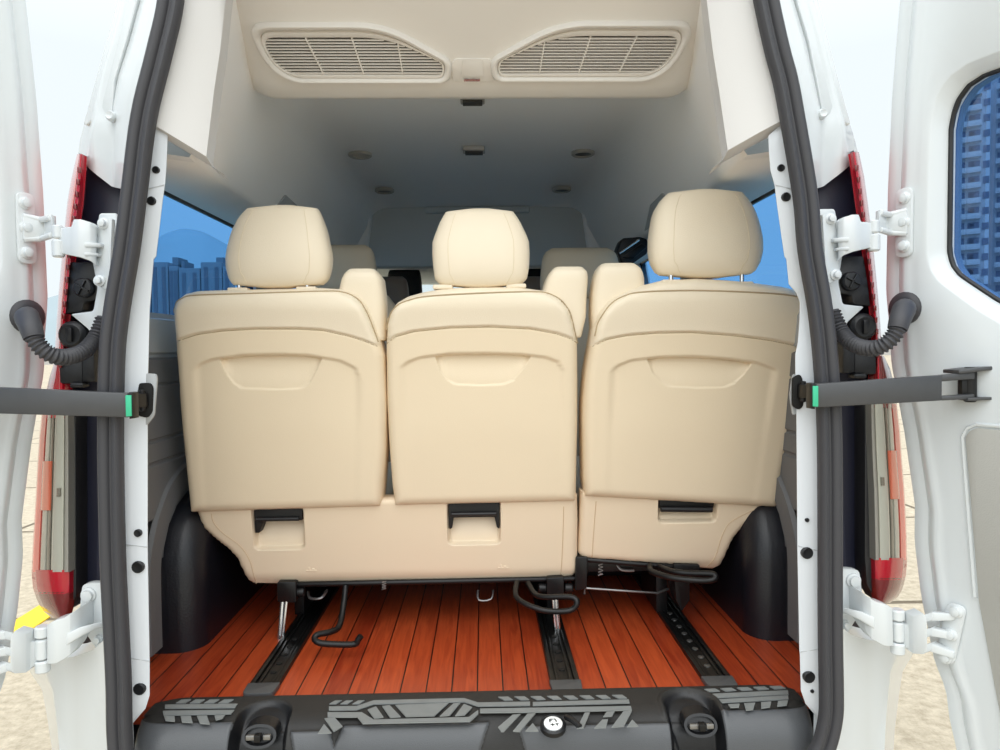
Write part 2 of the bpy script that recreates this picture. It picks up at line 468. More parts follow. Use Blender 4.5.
for u, v, r in ((781,168,.0075),(786,197,.0095),(807,520,.0045),(807,553,.0125),(809,677,.0125),(812,691,.004)): hole(jr, u, v, r)
# check-arm pockets let into the jambs
for s, par, uc, vc in ((-1, jl, 146, 398), (1, jr, 799, 391)):
    b = MB()
    sg = 1 if s < 0 else -1
    if s < 0:
        ol = [(141,373),(156,374),(157,379),(154,416),(150,421),(146,426),(141,424)]
        b.prism(rounded([WY(u, v, 1.452) for u, v in ol], .006, 3), (0, .006, 0)); b.build('pocket_frame', LGREY, par, bevel=.001)
        b = MB(); ol = [(139,383),(150,383),(152.5,388),(151.5,412),(147,418),(138,416),(136,400)]
    else:
        ol = [(793,374),(800,374),(803,379),(802,409),(799,412),(793,416),(790,395)]
        b.prism(rounded([WY(u, v, 1.46) for u, v in ol], .006, 3), (0, .006, 0)); b.build('pocket_frame', LGREY, par, bevel=.001)
        b = MB(); ol = [(793,378),(800,374),(803,379),(802.5,386),(806,392),(803,407),(799,410),(793,406)]
    b.prism(rounded([WY(u, v, 1.446) for u, v in ol], .005, 3), (0, .008, 0)); b.build('pocket_shade_plate', mat('pocket_shade_black', (8, 8, 8), .8), par, bevel=.001)

# pale pillar pads of the upper rear corners, joined over the doorway out of frame
def pad(s):
    sg = s
    if s < 0:
        outer = [(178,-40),(169,0),(157,55),(147,100),(146,120)]; inner = [(231,-40),(226,0),(221,50),(215,90),(207,157)]
    else:
        outer = [(758,-40),(768,0),(779,50),(788,95),(788,117)]; inner = [(703,-40),(706,0),(712,50),(719,95),(727,151)]
    rows = []
    for (a, c), (d, e) in zip(outer, inner):
        p = WY(a, c, 1.43); q = WY(d, e, 1.49)
        m1 = p+(q-p)*.50+V((0, -.012, 0)); m2 = p+(q-p)*.88+V((0, -.008, 0))
        rows.append([p, m1, m2, q+V((-s*-.0, -.004, 0)), q+V((s*.004, .010, 0)), q+V((s*.01, .06, -.0))])
    r = rows[-1]
    rows.append([p+V((0, .03, -.012)) for p in r]); rows.append([p+V((0, .10, -.012)) for i_, p in enumerate(r)])
    t = rows[0]
    rows.insert(0, [p+V((-s*.04, 0, .12)) for p in t]); rows.insert(0, [p+V((-s*.16, 0, .2)) for p in t]); rows.insert(0, [V((0, p.y, p.z+.22)) for p in t])
    b = MB(); b.loft(rows, False, False, closed=False)
    return b.build('trim_3' if s < 0 else 'trim_4', PAD, kind='structure', angle=60)
pad(-1); pad(1)
# ================================================================ REAR CORNERS OF THE BODY, LAMPS, HINGES, DOORS
def LP(s):
    """measured on the left; the van is symmetric"""
    def f(u, v, y):
        p = WY(u, v, y); return p if s < 0 else mx(p)
    return f
def dpillar(s):
    if s < 0:
        T = [[(127,-60),(131,-60),(147,-60),(180,-60)],[(127,-40),(131,-40),(147,-40),(178,-40)],[(117,0),(121,0),(138,0),(168,0)],[(107,40),(111,40),(127,40),(160,40)],[(97,75),(101,75),(116,75),(151,75)],[(88,108),(93,108),(110,108),(144,108)],
             [(85,120),(92,120),(112,120),(142,120)],[(80,140),(90,140),(112,140),(139,140)],[(78,153),(87,166),(113,187),(137,193)]]
    else:
        T = [[(807,-60),(803,-60),(787,-60),(756,-60)],[(807,-40),(803,-40),(787,-40),(760,-40)],[(818,0),(814,0),(796,0),(768,0)],[(828,40),(824,40),(808,40),(778,40)],[(837,75),(833,75),(816,75),(786,75)],[(846,108),(841,108),(823,108),(793,108)],
             [(849,120),(844,120),(824,120),(795,120)],[(855,140),(846,140),(824,140),(798,140)],[(858,153),(850,165),(822,187),(800,194)]]
    rows = []
    for i, r in enumerate(T):
        a, c, g, e = r
        y = (1.70, 1.605, 1.555, 1.44)
        low = i >= 6
        pa, pc, pg, pe = WY(*a, y[0]), WY(*c, y[1]-(.02 if low else 0)), WY(*g, y[2]), WY(*e, y[3])
        if low: mid1 = (pc+pg)/2+V((0, -.030 if i == 7 else -.012, 0))
        else: mid1 = (pc+pg)/2+V((0, -.010, 0))
        gg = pg+V((0, .008 if not low else -.006, 0))
        g2 = pg+(pe-pg)*.12+V((0, -.002, 0))
        m2 = pg+(pe-pg)*.55+V((0, -.010, 0))
        ins = pe+V((-s*.03, .02, 0))
        out = V((pa.x+s*.02, 1.95, pa.z))
        rows.append([out, pa, pc, pc+(mid1-pc)*.35+V((0,-.004,0)), mid1, gg, g2, m2, pe, ins])
    last = rows[-1]
    rows.append([p+V((0, .05, .01)) for p in last])
    b = MB(); b.loft(rows, False, False, closed=False)
    o = b.build('trim_5' if s < 0 else 'trim_6', WHITE, kind='structure', angle=48)
    # edge of the roof side panel, standing a little proud, and its screw
    if s < 0: st = [(128,-60),(126,-40),(117,0),(107,40),(97,75),(83,124),(87,125),(97,115),(111,119),(114,80),(126,40),(137,0),(146,-40),(148,-60)]
    else: st = [(806,-60),(808,-40),(818,0),(828,40),(837,75),(851,124),(847,124),(834,113),(824,117),(817,80),(809,40),(797,0),(788,-40),(786,-60)]
    b = MB()
    ctr = sum(p[0] for p in st)/len(st)
    pts = []
    for u, v in st:
        d = abs(u-(interp([(-60, 128), (124, 83)], v) if s < 0 else interp([(-60, 806), (124, 851)], v)))
        pts.append(WY(u, v, 1.628-min(d, 22)*.0040))
    b.prism(pts, (0, .03, 0)); b.build('roof_side_panel', WHITE, o, bevel=.004, seg=3)
    b = MB(); c = WY(111 if s < 0 else 822, 116 if s < 0 else 114, 1.53)
    b.lathe(c, (0, -1, 0), [(.011, -.02), (.011, .003), (.008, .008), (.003, .006)], 14); b.build('screw', WHITE, o)
    # lower body corner under the lamp
    P = LP(s)
    rows = []
    for v, us in ((664, (28, 36, 62, 93, 104)), (672, (30, 44, 64, 94, 106)), (690, (42, 52, 66, 93, 107)), (711, (46, 55, 67, 93, 108)), (750, (52, 59, 69, 92, 110)), (800, (56, 63, 72, 92, 112)), (960, (64, 70, 80, 98, 116))):
        ys = (1.80, 1.60, 1.56, 1.50, 1.46)
        tilt = (0, 0, -6, -14, -24) if v < 700 else (0, 0, 0, 0, 0)
        r = [P(u, v+t, y) for u, y, t in zip(us, ys, tilt)]
        mid = (r[2]+r[3])/2+V((0, -.012, 0))
        rows.append([r[0], r[1], r[1]+(r[2]-r[1])*.5+V((0, -.016, 0)), r[2], mid, r[3], r[4], r[4]+V((-s*.04, .02, 0))])
    top = [p+V((0, .05, .008)) for p in rows[0]]
    b = MB(); b.loft([top]+rows, False, False, closed=False)
    b.build('trim_7' if s < 0 else 'trim_8', WHITE, kind='structure', angle=45)
    # dark recess that carries the lamp, white web plate, connectors
    b = MB()
    b.prism([P(*q, 1.60) for q in [(78,152),(86,164),(113,184),(136,190),(126,260),(116,400),(116,588),(104,590),(66,612),(58,470),(58,300),(66,210)]], (0, .03, 0))
    rc = b.build('trim_9' if s < 0 else 'trim_10', NAVY, kind='structure', bevel=.004)
    b = MB(); b.prism([P(*q, 1.56) for q in [(99,418),(116,418),(118,582),(100,590),(96,592)]], (0, .03, 0)); b.build('recess_step', NAVY, rc, bevel=.003)
    b = MB(); b.prism(rounded([P(*q, 1.525) for q in [(99,213),(117,213),(119,262),(109,330),(92,347),(89,330),(70,314),(93,311),(97,288),(92,260)]], .005, 2), (0, .025, 0))
    b.build('web_plate', WHITE, rc, bevel=.003)
    b = MB(); b.prism(rounded([P(*q, 1.535) for q in [(70,262),(97,262),(97,300),(84,302),(82,311),(64,314),(66,290)]], .004, 2), (0, .05, 0)); b.build('connector', BLACKP, rc, bevel=.003)
    b = MB(); c = P(86, 288, 1.535); b.lathe(c, (0, -1, 0), [(.021, -.01), (.021, .012), (.018, .016), (.004, .016)], 20)
    for a in (.5, 2.07):
        b.box(c+V((0, -.018, 0)), (.034, .006, .004), Matrix.Rotation(a, 3, 'Y'))
    b.build('cross_cap', BLACKP, rc, bevel=.0008)
    b = MB(); c = P(77, 335, 1.545); b.lathe(c, (0, -1, 0), [(.03, -.02), (.03, .018), (.022, .026), (.010, .024)], 22)
    b.box(c+V((-s*.0, -.027, .0)), (.012, .01, .03)); b.build('round_connector', BLACKP, rc, bevel=.001)
    b = MB(); b.box(P(76, 372, 1.55), (.05, .04, .05)); b.box(P(93, 366, 1.55), (.028, .04, .07)); b.box(P(80, 385, 1.535), (.03, .03, .012)); b.build('plug_housing', BLACKP, rc, bevel=.005)
    b = MB(); c = P(106, 527, 1.50); b.box(c, (.008, .03, .02)); b.box(c+V((0, 0, -.045)), (.010, .03, .05)); b.build('clip', BLACKP, rc, bevel=.002)
dpillar(-1); dpillar(1)

def lamp(s):
    if s < 0:
        UP = [(154,77,82),(175,72,81),(200,67.5,79),(228,64.5,75),(260,61.5,71),(300,58,67),(340,55.5,64),(365,54,62.5),(395,53,63)]
        LO = [(363,54,62),(375,50,65),(390,46.5,67),(410,42,68),(440,39,68.5),(470,37,68.5),(500,35.5,68.5),(540,33,68.5),(572,31.5,68.5),(588,33,68.5),(600,37,68.5),(610,42,68),(618,52,66)]
        nm = 'tall red and clear tail lamp on the left rear corner of the van'
    else:
        UP = [(152,852.5,859),(175,856,864),(200,859,867.5),(228,863.5,871),(258,867,874.5),(300,872.5,878.5),(340,876,881.5),(365,877.5,883),(385,877,884)]
        UP = [(v, o, i) for v, i, o in UP]
        LO = [(356,879,884),(365,875,889),(378,872,893),(400,871,896.5),(430,871.5,900),(460,872.5,902),(490,874,904.5),(530,875,906.5),(560,875.5,907),(575,876,906),(588,876,903),(596,876.5,899),(603,877.5,890)]
        LO = [(v, o, i) for v, i, o in LO]
        nm = 'tall red and clear tail lamp on the right rear corner of the van'
    root = thing('tail_lamp', nm, 'lamp', WY(LO[8][1], LO[8][0], 1.6))
    def strip(tab, f0, f1, name, m, lift=0.0, n=8, parent=root, v0=None, v1=None, sub=4, thick=.02):
        vs = []
        if v0 is None: v0 = tab[0][0]
        if v1 is None: v1 = tab[-1][0]
        k = max(4, int((v1-v0)/12))
        b = MB(); loops = []
        for i in range(k+1):
            v = lerp(v0, v1, i/k)
            uo = interp([(a, o) for a, o, q in tab], v); ui = interp([(a, q) for a, o, q in tab], v)
            front = []
            for j in range(n+1):
                t = lerp(f0, f1, j/n)             # 0 at the inner edge, 1 at the outer
                y = 1.535+.006*t+.09*max(0, t-.25)**2-lift
                # rounded long edges of the piece
                e = min(j, n-j)/n
                y += .006*(1-min(1, e/.18))**2
                front.append(WY(ui+(uo-ui)*t, v, y))
            back = [p+V((s*.004*j/n, thick+(.10 if j > n*.7 and f1 > .95 else 0), 0)) for j, p in enumerate(front)]
            loops.append(front+back[::-1])
        b.loft(loops)
        return b.build(name, m, parent, angle=50)
    strip(UP, 0.0, .42, 'inner_reflector', RED, .004)
    strip(UP, .36, 1.0, 'upper_lens', PINK if s < 0 else RED, 0)
    # row of dark reflector cells in the upper lens
    b = MB(); k0, k1 = UP[0][0]+16, UP[-1][0]-30
    n = 17
    for i in range(n):
        v = lerp(k0, k1, i/(n-1)); uo = interp([(a, o) for a, o, q in UP], v); ui = interp([(a, q) for a, o, q in UP], v)
        c = WY(ui+(uo-ui)*.24, v, 1.528); b.box(c, (.006, .006, .012))
    b.build('reflector_cells', DRED, root, bevel=.001)
    y0, y1 = LO[2][0], LO[-1][0]
    top_end = LO[3][0]+8; cl_end = LO[8][0]
    strip(LO, 0, 1, 'middle_lens', DRED if s > 0 else RED, 0, v0=LO[0][0], v1=top_end)
    strip(LO, -.03, .12, 'rim', mat('pale_rim', (150, 148, 140), .4), .006, v0=top_end-4, v1=cl_end, n=4)
    strip(LO, .10, .50, 'clear_lens', CLEAR, .002, v0=top_end-4, v1=cl_end)
    strip(LO, .48, .62, 'smoky_lens', CLEARD, 0, v0=top_end-4, v1=cl_end, n=4)
    strip(LO, .60, .80, 'clear_lens', CLEAR, 0, v0=top_end-4, v1=cl_end, n=4); strip(LO, .78, 1.0, 'outer_lens', PINK, 0, v0=top_end-4, v1=cl_end, n=6)
    a = lerp(top_end, cl_end, .28); c = lerp(top_end, cl_end, .60)
    strip(LO, .52, .84, 'salmon_reflector', ORANGE, .006, v0=a, v1=c)
    strip(LO, .22, .38, 'bulb_socket', CLEARD, .006, v0=lerp(a, c, .55), v1=lerp(a, c, .72), n=4)
    strip(LO, -.02, 1, 'stop_lens', RED, .002, v0=cl_end-2, v1=cl_end+22 if s < 0 else cl_end+20)
    strip(LO, -.02, 1, 'lower_lens', DRED, .002, v0=cl_end+20 if s < 0 else cl_end+18, v1=y1)
    P = LP(s)
    b = MB()
    q = [(68.5,416),(75.5,416),(76,560),(76,596),(66,612)] if s < 0 else None
    if s < 0: b.prism([WY(u, v, 1.555) for u, v in q], (0, .05, 0))
    else: b.prism([WY(u, v, 1.555) for u, v in [(872,402),(865,402),(865,560),(867,585),(877,602)]], (0, .05, 0))
    b.build('housing', mat('lamp_housing_black', (40, 40, 42), .4), root, bevel=.003)
    return root
lamp(-1); lamp(1)

# ---------------- rear doors
A115 = math.radians(115)
EDGE = [(.30,.20),(.45,.19),(.60,.162),(.66,.146),(.72,.138),(.77,.113),(.905,.082),(1.02,.066),(1.10,.066),(1.26,.040),(1.41,.008),(1.48,.004),(1.57,-.006),(1.80,-.004),(2.006,.004),(2.21,.020),(2.40,.05)]
def door(s, label):
    H = V((s*.925, 1.56, 0)); d = V((-s*math.cos(A115), -math.sin(A115), 0)); n = V((-s*math.sin(A115), math.cos(A115), 0))
    W = lambda w, z, h=0.0: H+d*w+n*h+V((0, 0, z))
    root = thing('van_door', label, 'door', W(.35, .32, -.05))
    we = lambda z: interp(EDGE, z)
    b = MB(); zs = [lerp(.32, 2.38, i/90) for i in range(91)]
    prof = [(0.004, -.085), (-.012, -.078), (-.012, -.070), (.000, -.066), (.000, -.020), (.004, -.010), (.012, -.007), (.026, -.007), (.034, -.010), (.042, -.004), (.050, .003), (.058, .005), (.066, .003), (.074, .002), (.082, .002)]
    rows = [[W(we(z)+o, z, h) for o, h in prof] for z in zs]
    b.loft(rows, False, False, closed=False)
    # upper field with the window opening
    win = [(w_-.016, z_+.004) for w_, z_ in [(.1405, 1.64), (.1405, 1.90), (.150, 1.945), (.172, 1.974), (.208, 1.986), (.62, 1.986), (.66, 1.95), (.66, 1.50), (.63, 1.44), (.42, 1.44), (.36, 1.452), (.235, 1.534), (.165, 1.588), (.148, 1.612)]]
    cw = (.40, 1.70)
    def cast(poly, a):
        dx, dz = math.cos(a), math.sin(a); best = None
        for (x0, z0), (x1, z1) in zip(poly, poly[1:]+poly[:1]):
            ex, ez = x1-x0, z1-z0; den = dx*ez-dz*ex
            if abs(den) < 1e-9: continue
            t = ((x0-cw[0])*ez-(z0-cw[1])*ex)/den; q = ((x0-cw[0])*dz-(z0-cw[1])*dx)/den
            if t > 0 and -1e-6 <= q <= 1+1e-6: best = t if best is None else max(best, t)
        return best
    N = 160
    zl, zh = 1.36, 2.38
    outer = [(we(lerp(zh, zl, i/30))+.079, lerp(zh, zl, i/30)) for i in range(31)]+[(.775, zl), (.775, zh)]
    angs = sorted([2*math.pi*i/N for i in range(N)]+[math.atan2(z-cw[1], w-cw[0]) % (2*math.pi) for w, z in ((.775, zl), (.775, zh), outer[0], outer[30])])
    dw = [cast(win, a) for a in angs]; do = [cast(outer, a) for a in angs]
    def loop(f, h): return [W(cw[0]+math.cos(a)*f(i), cw[1]+math.sin(a)*f(i), h) for i, a in enumerate(angs)]
    b.loft([loop(lambda i: do[i], .0018), loop(lambda i: min(dw[i]+.030, lerp(dw[i], do[i], .9)), .002), loop(lambda i: min(dw[i]+.026, lerp(dw[i], do[i], .85)), .000),
            loop(lambda i: dw[i]+.006, -.020), loop(lambda i: dw[i]+.002, -.026), loop(lambda i: dw[i]+.002, -.075), loop(lambda i: do[i], -.085)], False, False)
    # lower field, outer skin and the remaining edges
    zz = [lerp(.32, 1.365, i/30) for i in range(31)]
    b.loft([[W(lerp(we(z)+.078, .775, t), z, .0018) for t in (0, .05, .4, 1)] for z in zz], False, False, closed=False)
    b.loft([[W(lerp(we(z)-.004, .80, t), z, -.085) for t in (0, .5, 1)] for z in [lerp(.32, 1.37, i/20) for i in range(21)]], False, False, closed=False)
    b.loft([[W(we(z)-.004, z, -.085), W(we(z)+.08, z, -.085)] for z in [lerp(1.3, 2.38, i/30) for i in range(31)]], False, False, closed=False)
    b.loft([[W(.775, z, .0018), W(.79, z, -.02), W(.79, z, -.07), W(.80, z, -.085)] for z in (.32, 1.36, 2.38)], False, False, closed=False)
    for z in (.32, 2.38): b.loft([[W(we(z)-.004, z, -.085), W(.80, z, -.085)], [W(we(z), z, 0), W(.78, z, 0)]], False, False, closed=False)
    b.build('door_shell', WHITE, root, angle=45)
    # glazing and its seal
    def resampled(k): return [W(cw[0]+math.cos(a)*(dw[i]+k), cw[1]+math.sin(a)*(dw[i]+k), -.030) for i, a in enumerate(angs)]
    b = MB(); P = resampled(.001); b.prism([p-n*.02 for p in P], n*-.005); g = b.build('window_glass', BLUEG2, root, flat=True)
    b = MB(); b.tube(resampled(-.001)[::2], .0055, 6, closed=True); b.build('window_seal', BLACKP, g)
    # raised bead along the window recess
    # inner trim board
    tp = [(.183, 1.262), (.190, 1.275), (.205, 1.283), (.74, 1.283), (.75, 1.27), (.75, .40), (.33, .40), (.25, .75), (.213, .936)]
    b = MB(); b.prism([W(w, z, .001) for w, z in tp], n*.006); t = b.build('trim_board', GREYD, root, bevel=.003)
    b = MB(); b.tube([W(w, z, .003) for w, z in catmull([(w-.006, z+.004, 0) for w, z in tp[:4]]+[], 4) and [((q[0]), q[1]) for q in [(.205,.94),(.177,1.262),(.186,1.281),(.204,1.290),(.74,1.290)]]], .004, 6); b.build('board_rim', WHITE, t)
    # hinges: plate, bolts, arm, knuckle
    for zc, w0, big in ((1.716, .050, 0), (.85, .160, 1)):
        hh = .075 if not big else .066
        b = MB(); tilt = .0 if not big else .012
        pl = rounded([W(w0-.018-tilt, zc-hh), W(w0+.020-tilt, zc-hh), W(w0+.020+tilt, zc+hh), W(w0-.018+tilt, zc+hh)], .016, 4)
        b.prism([p+n*.003 for p in pl], n*.009); hp = b.build('hinge_plate', WHITE, root, bevel=.003, seg=2)
        for dz in ((-.052, 0, .052)):
            b = MB(); c = W(w0+.004+tilt*dz/.06, zc+dz, .010)
            b.lathe(c, n, [(.0135, 0), (.0135, .004), (.010, .006), (.0095, .012), (.004, .014)], 18); b.build('bolt', WHITE, hp)
    return root, W
dl, WL = door(-1, 'left rear van door swung open, only its white hinge edge in view')
dr, WR = door(1, 'right rear van door swung open with blue tinted window and grey trim board')
dws = {-1: WL, 1: WR}

# hinges proper (arm on the door side, knuckle, curved bracket on the body)
def sub_empty(name, par, loc):
    o = bpy.data.objects.new(name, None); COL.objects.link(o); o.parent = par; o.location = loc-V(par.location); o.empty_display_size = .03
    return o
def hinge(s, zone):
    P = LP(s); W = dws[s]; dpar = dl if s < 0 else dr
    if zone == 'upper':
        root = sub_empty('hinge', dpar, P(60, 240, 1.5))
        zc = 1.716
        k = P(58, 240, 1.49)
        b = MB()
        a0 = W(.054, zc, .016); a1 = W(.020, zc, .03)
        for dz in (-.020, .020):
            b.tube([W(.060, zc+dz*1.2, .012), W(.030, zc+dz, .024), V((k.x+s*.012, k.y, zc+dz*.9))], .007, 8)
        b.loft([[W(.062, zc-.026, .010), W(.062, zc+.026, .010), W(.062, zc+.026, .018), W(.062, zc-.026, .018)],
                [W(.025, zc-.017, .018), W(.025, zc+.017, .018), W(.025, zc+.017, .028), W(.025, zc-.017, .028)],
                [V((k.x+s*.006, k.y+.006, zc-.022)), V((k.x+s*.006, k.y+.006, zc+.022)), V((k.x+s*.006, k.y-.008, zc+.022)), V((k.x+s*.006, k.y-.008, zc-.022))]])
        b.build('door_arm', WHITE, root, bevel=.002)
        b = MB(); b.cyl(k+V((0, 0, -.036)), k+V((0, 0, .0)), .012); b.cyl(k+V((0, 0, .003)), k+V((0, 0, .03)), .0105); b.build('knuckle', WHITE, root)
        b = MB()
        # gooseneck bracket: tall C section curving round the lamp edge
        ol = [(58,228,253),(64,227,254),(71,226.5,255.5),(73,219,256),(80,219,257.5),(90,222,261),(96,227,266),(97,236,266)]
        loops = []
        for i, (u, v0, v1) in enumerate(ol):
            y = (1.488, 1.482, 1.476, 1.474, 1.472, 1.476, 1.485, 1.50)[i]
            a, c = P(u, v0, y), P(u, v1, y)
            loops.append([a, c, c+V((0, .022, 0)), a+V((0, .022, 0))])
        b.loft(loops)
        b.build('gooseneck', WHITE, root, bevel=.003, seg=2)
        b = MB()
        for v0, v1, u1 in ((242, 247, 101), (252, 256, 98)):
            b.prism([P(84, v0, 1.468), P(u1, v0+1, 1.485), P(u1, v1, 1.485), P(84, v1, 1.468)], (0, .02, 0))
        b.build('rib', WHITE, root, bevel=.002)
        b = MB(); b.prism(rounded([P(98, 218, 1.50), P(112, 218, 1.49), P(109, 290, 1.49), P(101, 288, 1.50), P(95, 278, 1.505), P(97, 250, 1.50)], .006, 3), (0, .014, 0)); pl = b.build('body_plate', WHITE, root, bevel=.002)
        for u, v in ((105, 224), (101, 281)):
            b = MB(); b.lathe(P(u, v, 1.50), (0, -1, 0), [(.012, 0), (.012, .008), (.008, .010), (.007, .017), (.003, .018)], 16); b.build('bolt', WHITE, root)
    else:
        root = sub_empty('hinge', dpar, P(50, 650, 1.5))
        k = P(42, 650, 1.44)
        b = MB()
        ol = [(10,638,670),(14,631,674),(26,634,673),(30,643,668),(37,641,665)]
        ys = (1.385, 1.39, 1.41, 1.425, 1.435)
        zq = .85
        loops = [[W(.176, zq-.045, .012), W(.176, zq+.045, .012), W(.176, zq+.045, .004), W(.176, zq-.045, .004)][::-1], [W(.150, zq-.034, .030), W(.150, zq+.034, .030), W(.150, zq+.034, .006), W(.150, zq-.034, .006)][::-1]]
        loops = []
        for dz in (-.04, 0, .04):
            b.loft([[W(.172, zq+dz-.007, .010), W(.172, zq+dz+.007, .010), W(.172, zq+dz+.007, .018), W(.172, zq+dz-.007, .018)], [W(.135, zq+dz*.8-.009, .012), W(.135, zq+dz*.8+.009, .012), W(.135, zq+dz*.8+.009, .040), W(.135, zq+dz*.8-.009, .040)], [P(14, 653, 1.39)+V((0, 0, dz*.8-.009)), P(14, 653, 1.39)+V((0, 0, dz*.8+.009)), P(14, 653, 1.41)+V((0, 0, dz*.8+.009)), P(14, 653, 1.41)+V((0, 0, dz*.8-.009))]])
        for (u, v0, v1), y in zip(ol, ys):
            a, c = P(u, v0, y), P(u, v1, y); loops.append([a, c, c+V((0, .03, 0)), a+V((0, .03, 0))])
        b.loft(loops); b.build('door_arm', WHITE, root, bevel=.003, seg=2)
        b = MB(); b.cyl(P(42, 637, 1.44), P(42, 626, 1.44), .014); b.cyl(P(42, 638.5, 1.44), P(42, 659, 1.44), .0125); b.cyl(P(42.5, 660, 1.44), P(43, 672, 1.44), .0145)
        b.build('knuckle', WHITE, root)
        b = MB()
        ol = [(47,625,664),(52,622,664),(57,620,663),(64,618,659),(70,614,655),(76,610,648),(81,606,640),(86,604,634)]
        ys = (1.43, 1.425, 1.425, 1.43, 1.435, 1.445, 1.46, 1.475)
        loops = []
        for (u, v0, v1), y in zip(ol, ys):
            a, c = P(u, v0, y), P(u, v1, y); loops.append([a, c, c+V((0, .03, 0)), a+V((0, .03, 0))])
        b.loft(loops); b.build('gooseneck', WHITE, root, bevel=.004, seg=3)
        b = MB()
        b.loft([[P(66,634,1.43), P(66,646,1.43), P(66,646,1.46), P(66,634,1.46)], [P(80,627,1.44), P(82,636,1.44), P(82,636,1.47), P(80,627,1.47)], [P(96,623,1.46), P(96,629,1.46), P(96,629,1.49), P(96,623,1.49)], [P(108,621,1.48), P(108,626,1.48), P(108,626,1.5), P(108,621,1.5)]])
        b.build('rib', WHITE, root, bevel=.003)
        b = MB(); b.prism(rounded([P(82, 585, 1.505), P(90, 583, 1.505), P(106, 583, 1.50), P(109, 650, 1.50), P(98, 652, 1.505), P(78, 622, 1.505)], .008, 3), (0, .02, 0)); pl = b.build('body_plate', WHITE, root, bevel=.003)
        for u, v, r in ((90, 594, .016), (100, 638, .009)):
            b = MB(); b.lathe(P(u, v, 1.507), (0, -1, 0), [(r, 0), (r, .008), (r*.75, .010), (r*.7, .016), (r*.25, .017)], 18); b.build('bolt', WHITE, root)
    return root
for s in (-1, 1):
    hinge(s, 'upper'); hinge(s, 'lower')

# ---------------- corrugated cable conduits
def conduit(s):
    P = LP(s); W = dws[s]
    root = thing('cable_conduit', 'ribbed grey rubber cable sleeve looping from the %s door into the body' % ('left' if s < 0 else 'right'), 'cable', P(60, 350, 1.4), 'door cable sleeves')
    g = W(.052, 1.53, .0)
    n = V((-s*math.sin(A115), math.cos(A115), 0))
    b = MB(); b.lathe(g, n, [(.036, -.004), (.036, .008), (.030, .014), (.024, .016)], 24); b.build('grommet', RUBBER, root)
    pth = catmull([P(27, 318, 1.395), P(31, 328, 1.375), P(34, 338, 1.37)], 6)
    b = MB(); b.tube([g+n*.004]+pth, lambda t: .022-.004*t, 16); b.build('boot', RUBBER, root)
    pth = catmull([P(33, 334, 1.37), P(37, 343, 1.37), P(46, 352, 1.375), P(58, 357, 1.39), P(72, 356, 1.42), P(84, 351, 1.45), P(93, 342, 1.475), P(99, 331, 1.49), P(104, 318, 1.50)], 24)
    # ribs along the sleeve
    L = [0]
    for a, c in zip(pth, pth[1:]): L.append(L[-1]+(c-a).length)
    n_ = int(L[-1]/.0016); res = []
    for i in range(n_+1):
        q = L[-1]*i/n_; j = max(k for k in range(len(L)) if L[k] <= q+1e-9); j = min(j, len(pth)-2)
        res.append(pth[j].lerp(pth[j+1], (q-L[j])/max(1e-9, L[j+1]-L[j])))
    b = MB(); b.tube(res, lambda t: .0148+.0022*math.sin(t*n_*.0016/.0078*2*math.pi), 16); b.build('sleeve', RUBBER, root, angle=80)
conduit(-1); conduit(1)

# ---------------- check arms
def check_arm(s):
    q0, q1 = (813, 384, 408), (972, 373, 399)
    if s > 0:
        q0, q1 = (813, 384, 408), (972, 373, 399); y0, y1 = 1.380, 1.362
        lab = 'grey steel check arm holding the right door, green tape at its inner end'
        R = lambda u, v, y: WY(u, v, y)
    else:
        y0, y1 = 1.380, 1.362
        lab = 'grey steel check arm holding the left door, green tape at its inner end'
        R = lambda u, v, y: mx(WY(u, v, y))+V((.0125, 0, -.002))
    root = thing('door_check_arm', lab, 'door arm', R(q0[0], q0[2], y0), 'door check arms')
    def bar(a, c, th, name, m, bev=.003, parent=root):
        b = MB(); L = []
        for (u, v0, v1, y) in (a, c):
            p, q = R(u, v0, y), R(u, v1, y); L.append([p, q, q+V((0, th, 0)), p+V((0, th, 0))])
        b.loft(L); return b.build(name, m, parent, bevel=bev)
    def at(t): return (lerp(q0[0], q1[0], t), lerp(q0[1], q1[1], t), lerp(q0[2], q1[2], t), lerp(y0, y1, t))
    if True:
        bar(at(.02), at(.815), .016, 'arm_bar', ARM)
        # slotted end fork
        a = at(.81); c = at(1.0)
        bar((a[0], a[1], a[1]+6.5, a[3]), (c[0]+3, c[1]-1, c[1]+6, c[3]), .016, 'fork', ARM, .002)
        bar((a[0], a[2]-4.5, a[2], a[3]), (c[0]+3, c[2]-5, c[2], c[3]), .016, 'fork', ARM, .002)
        bar((962, 378, 398, 1.374), (976, 378, 397, 1.374), .014, 'pivot_block', BLACKM, .002)
        b = MB(); b.cyl(R(970, 367, 1.38), R(970, 402, 1.38), .012); b.build('pivot_pin', BLACKM, root)
        br = bar((959, 370, 374, 1.36), (994, 366, 370, 1.35), .05, 'door_bracket', ARM, .002)
        bar((968, 398, 401, 1.36), (994, 397, 400, 1.35), .05, 'bracket_flange', ARM, .001)
        bar((984, 368, 399, 1.365), (991, 367, 398, 1.36), .02, 'bracket_back', BLACKM, .002)
    b = MB(); a = at(.0); c = at(.045)
    bar((a[0]-1.5, a[1]-.6, a[2]+.8, a[3]-.004), (a[0]+2.2, a[1]-1.2, a[2]+1.2, a[3]-.004), .024, 'end_cap', BLACKM, .001)
    bar((a[0], a[1]+2, a[2]-1.5, a[3]-.006), (a[0]+5.5, a[1]+2.0, a[2]-1.2, a[3]-.006), .026, 'green_band', GREEN, .001)
    bar((800, 384.5, 398.5, 1.432), (813, 385, 398, 1.392), .016, 'link', BLACKM, .002)
    b = MB(); b.cyl(R(803, 381, 1.435), R(803, 402, 1.435), .006); b.build('link_pin', BLACKM, root)
check_arm(-1); check_arm(1)
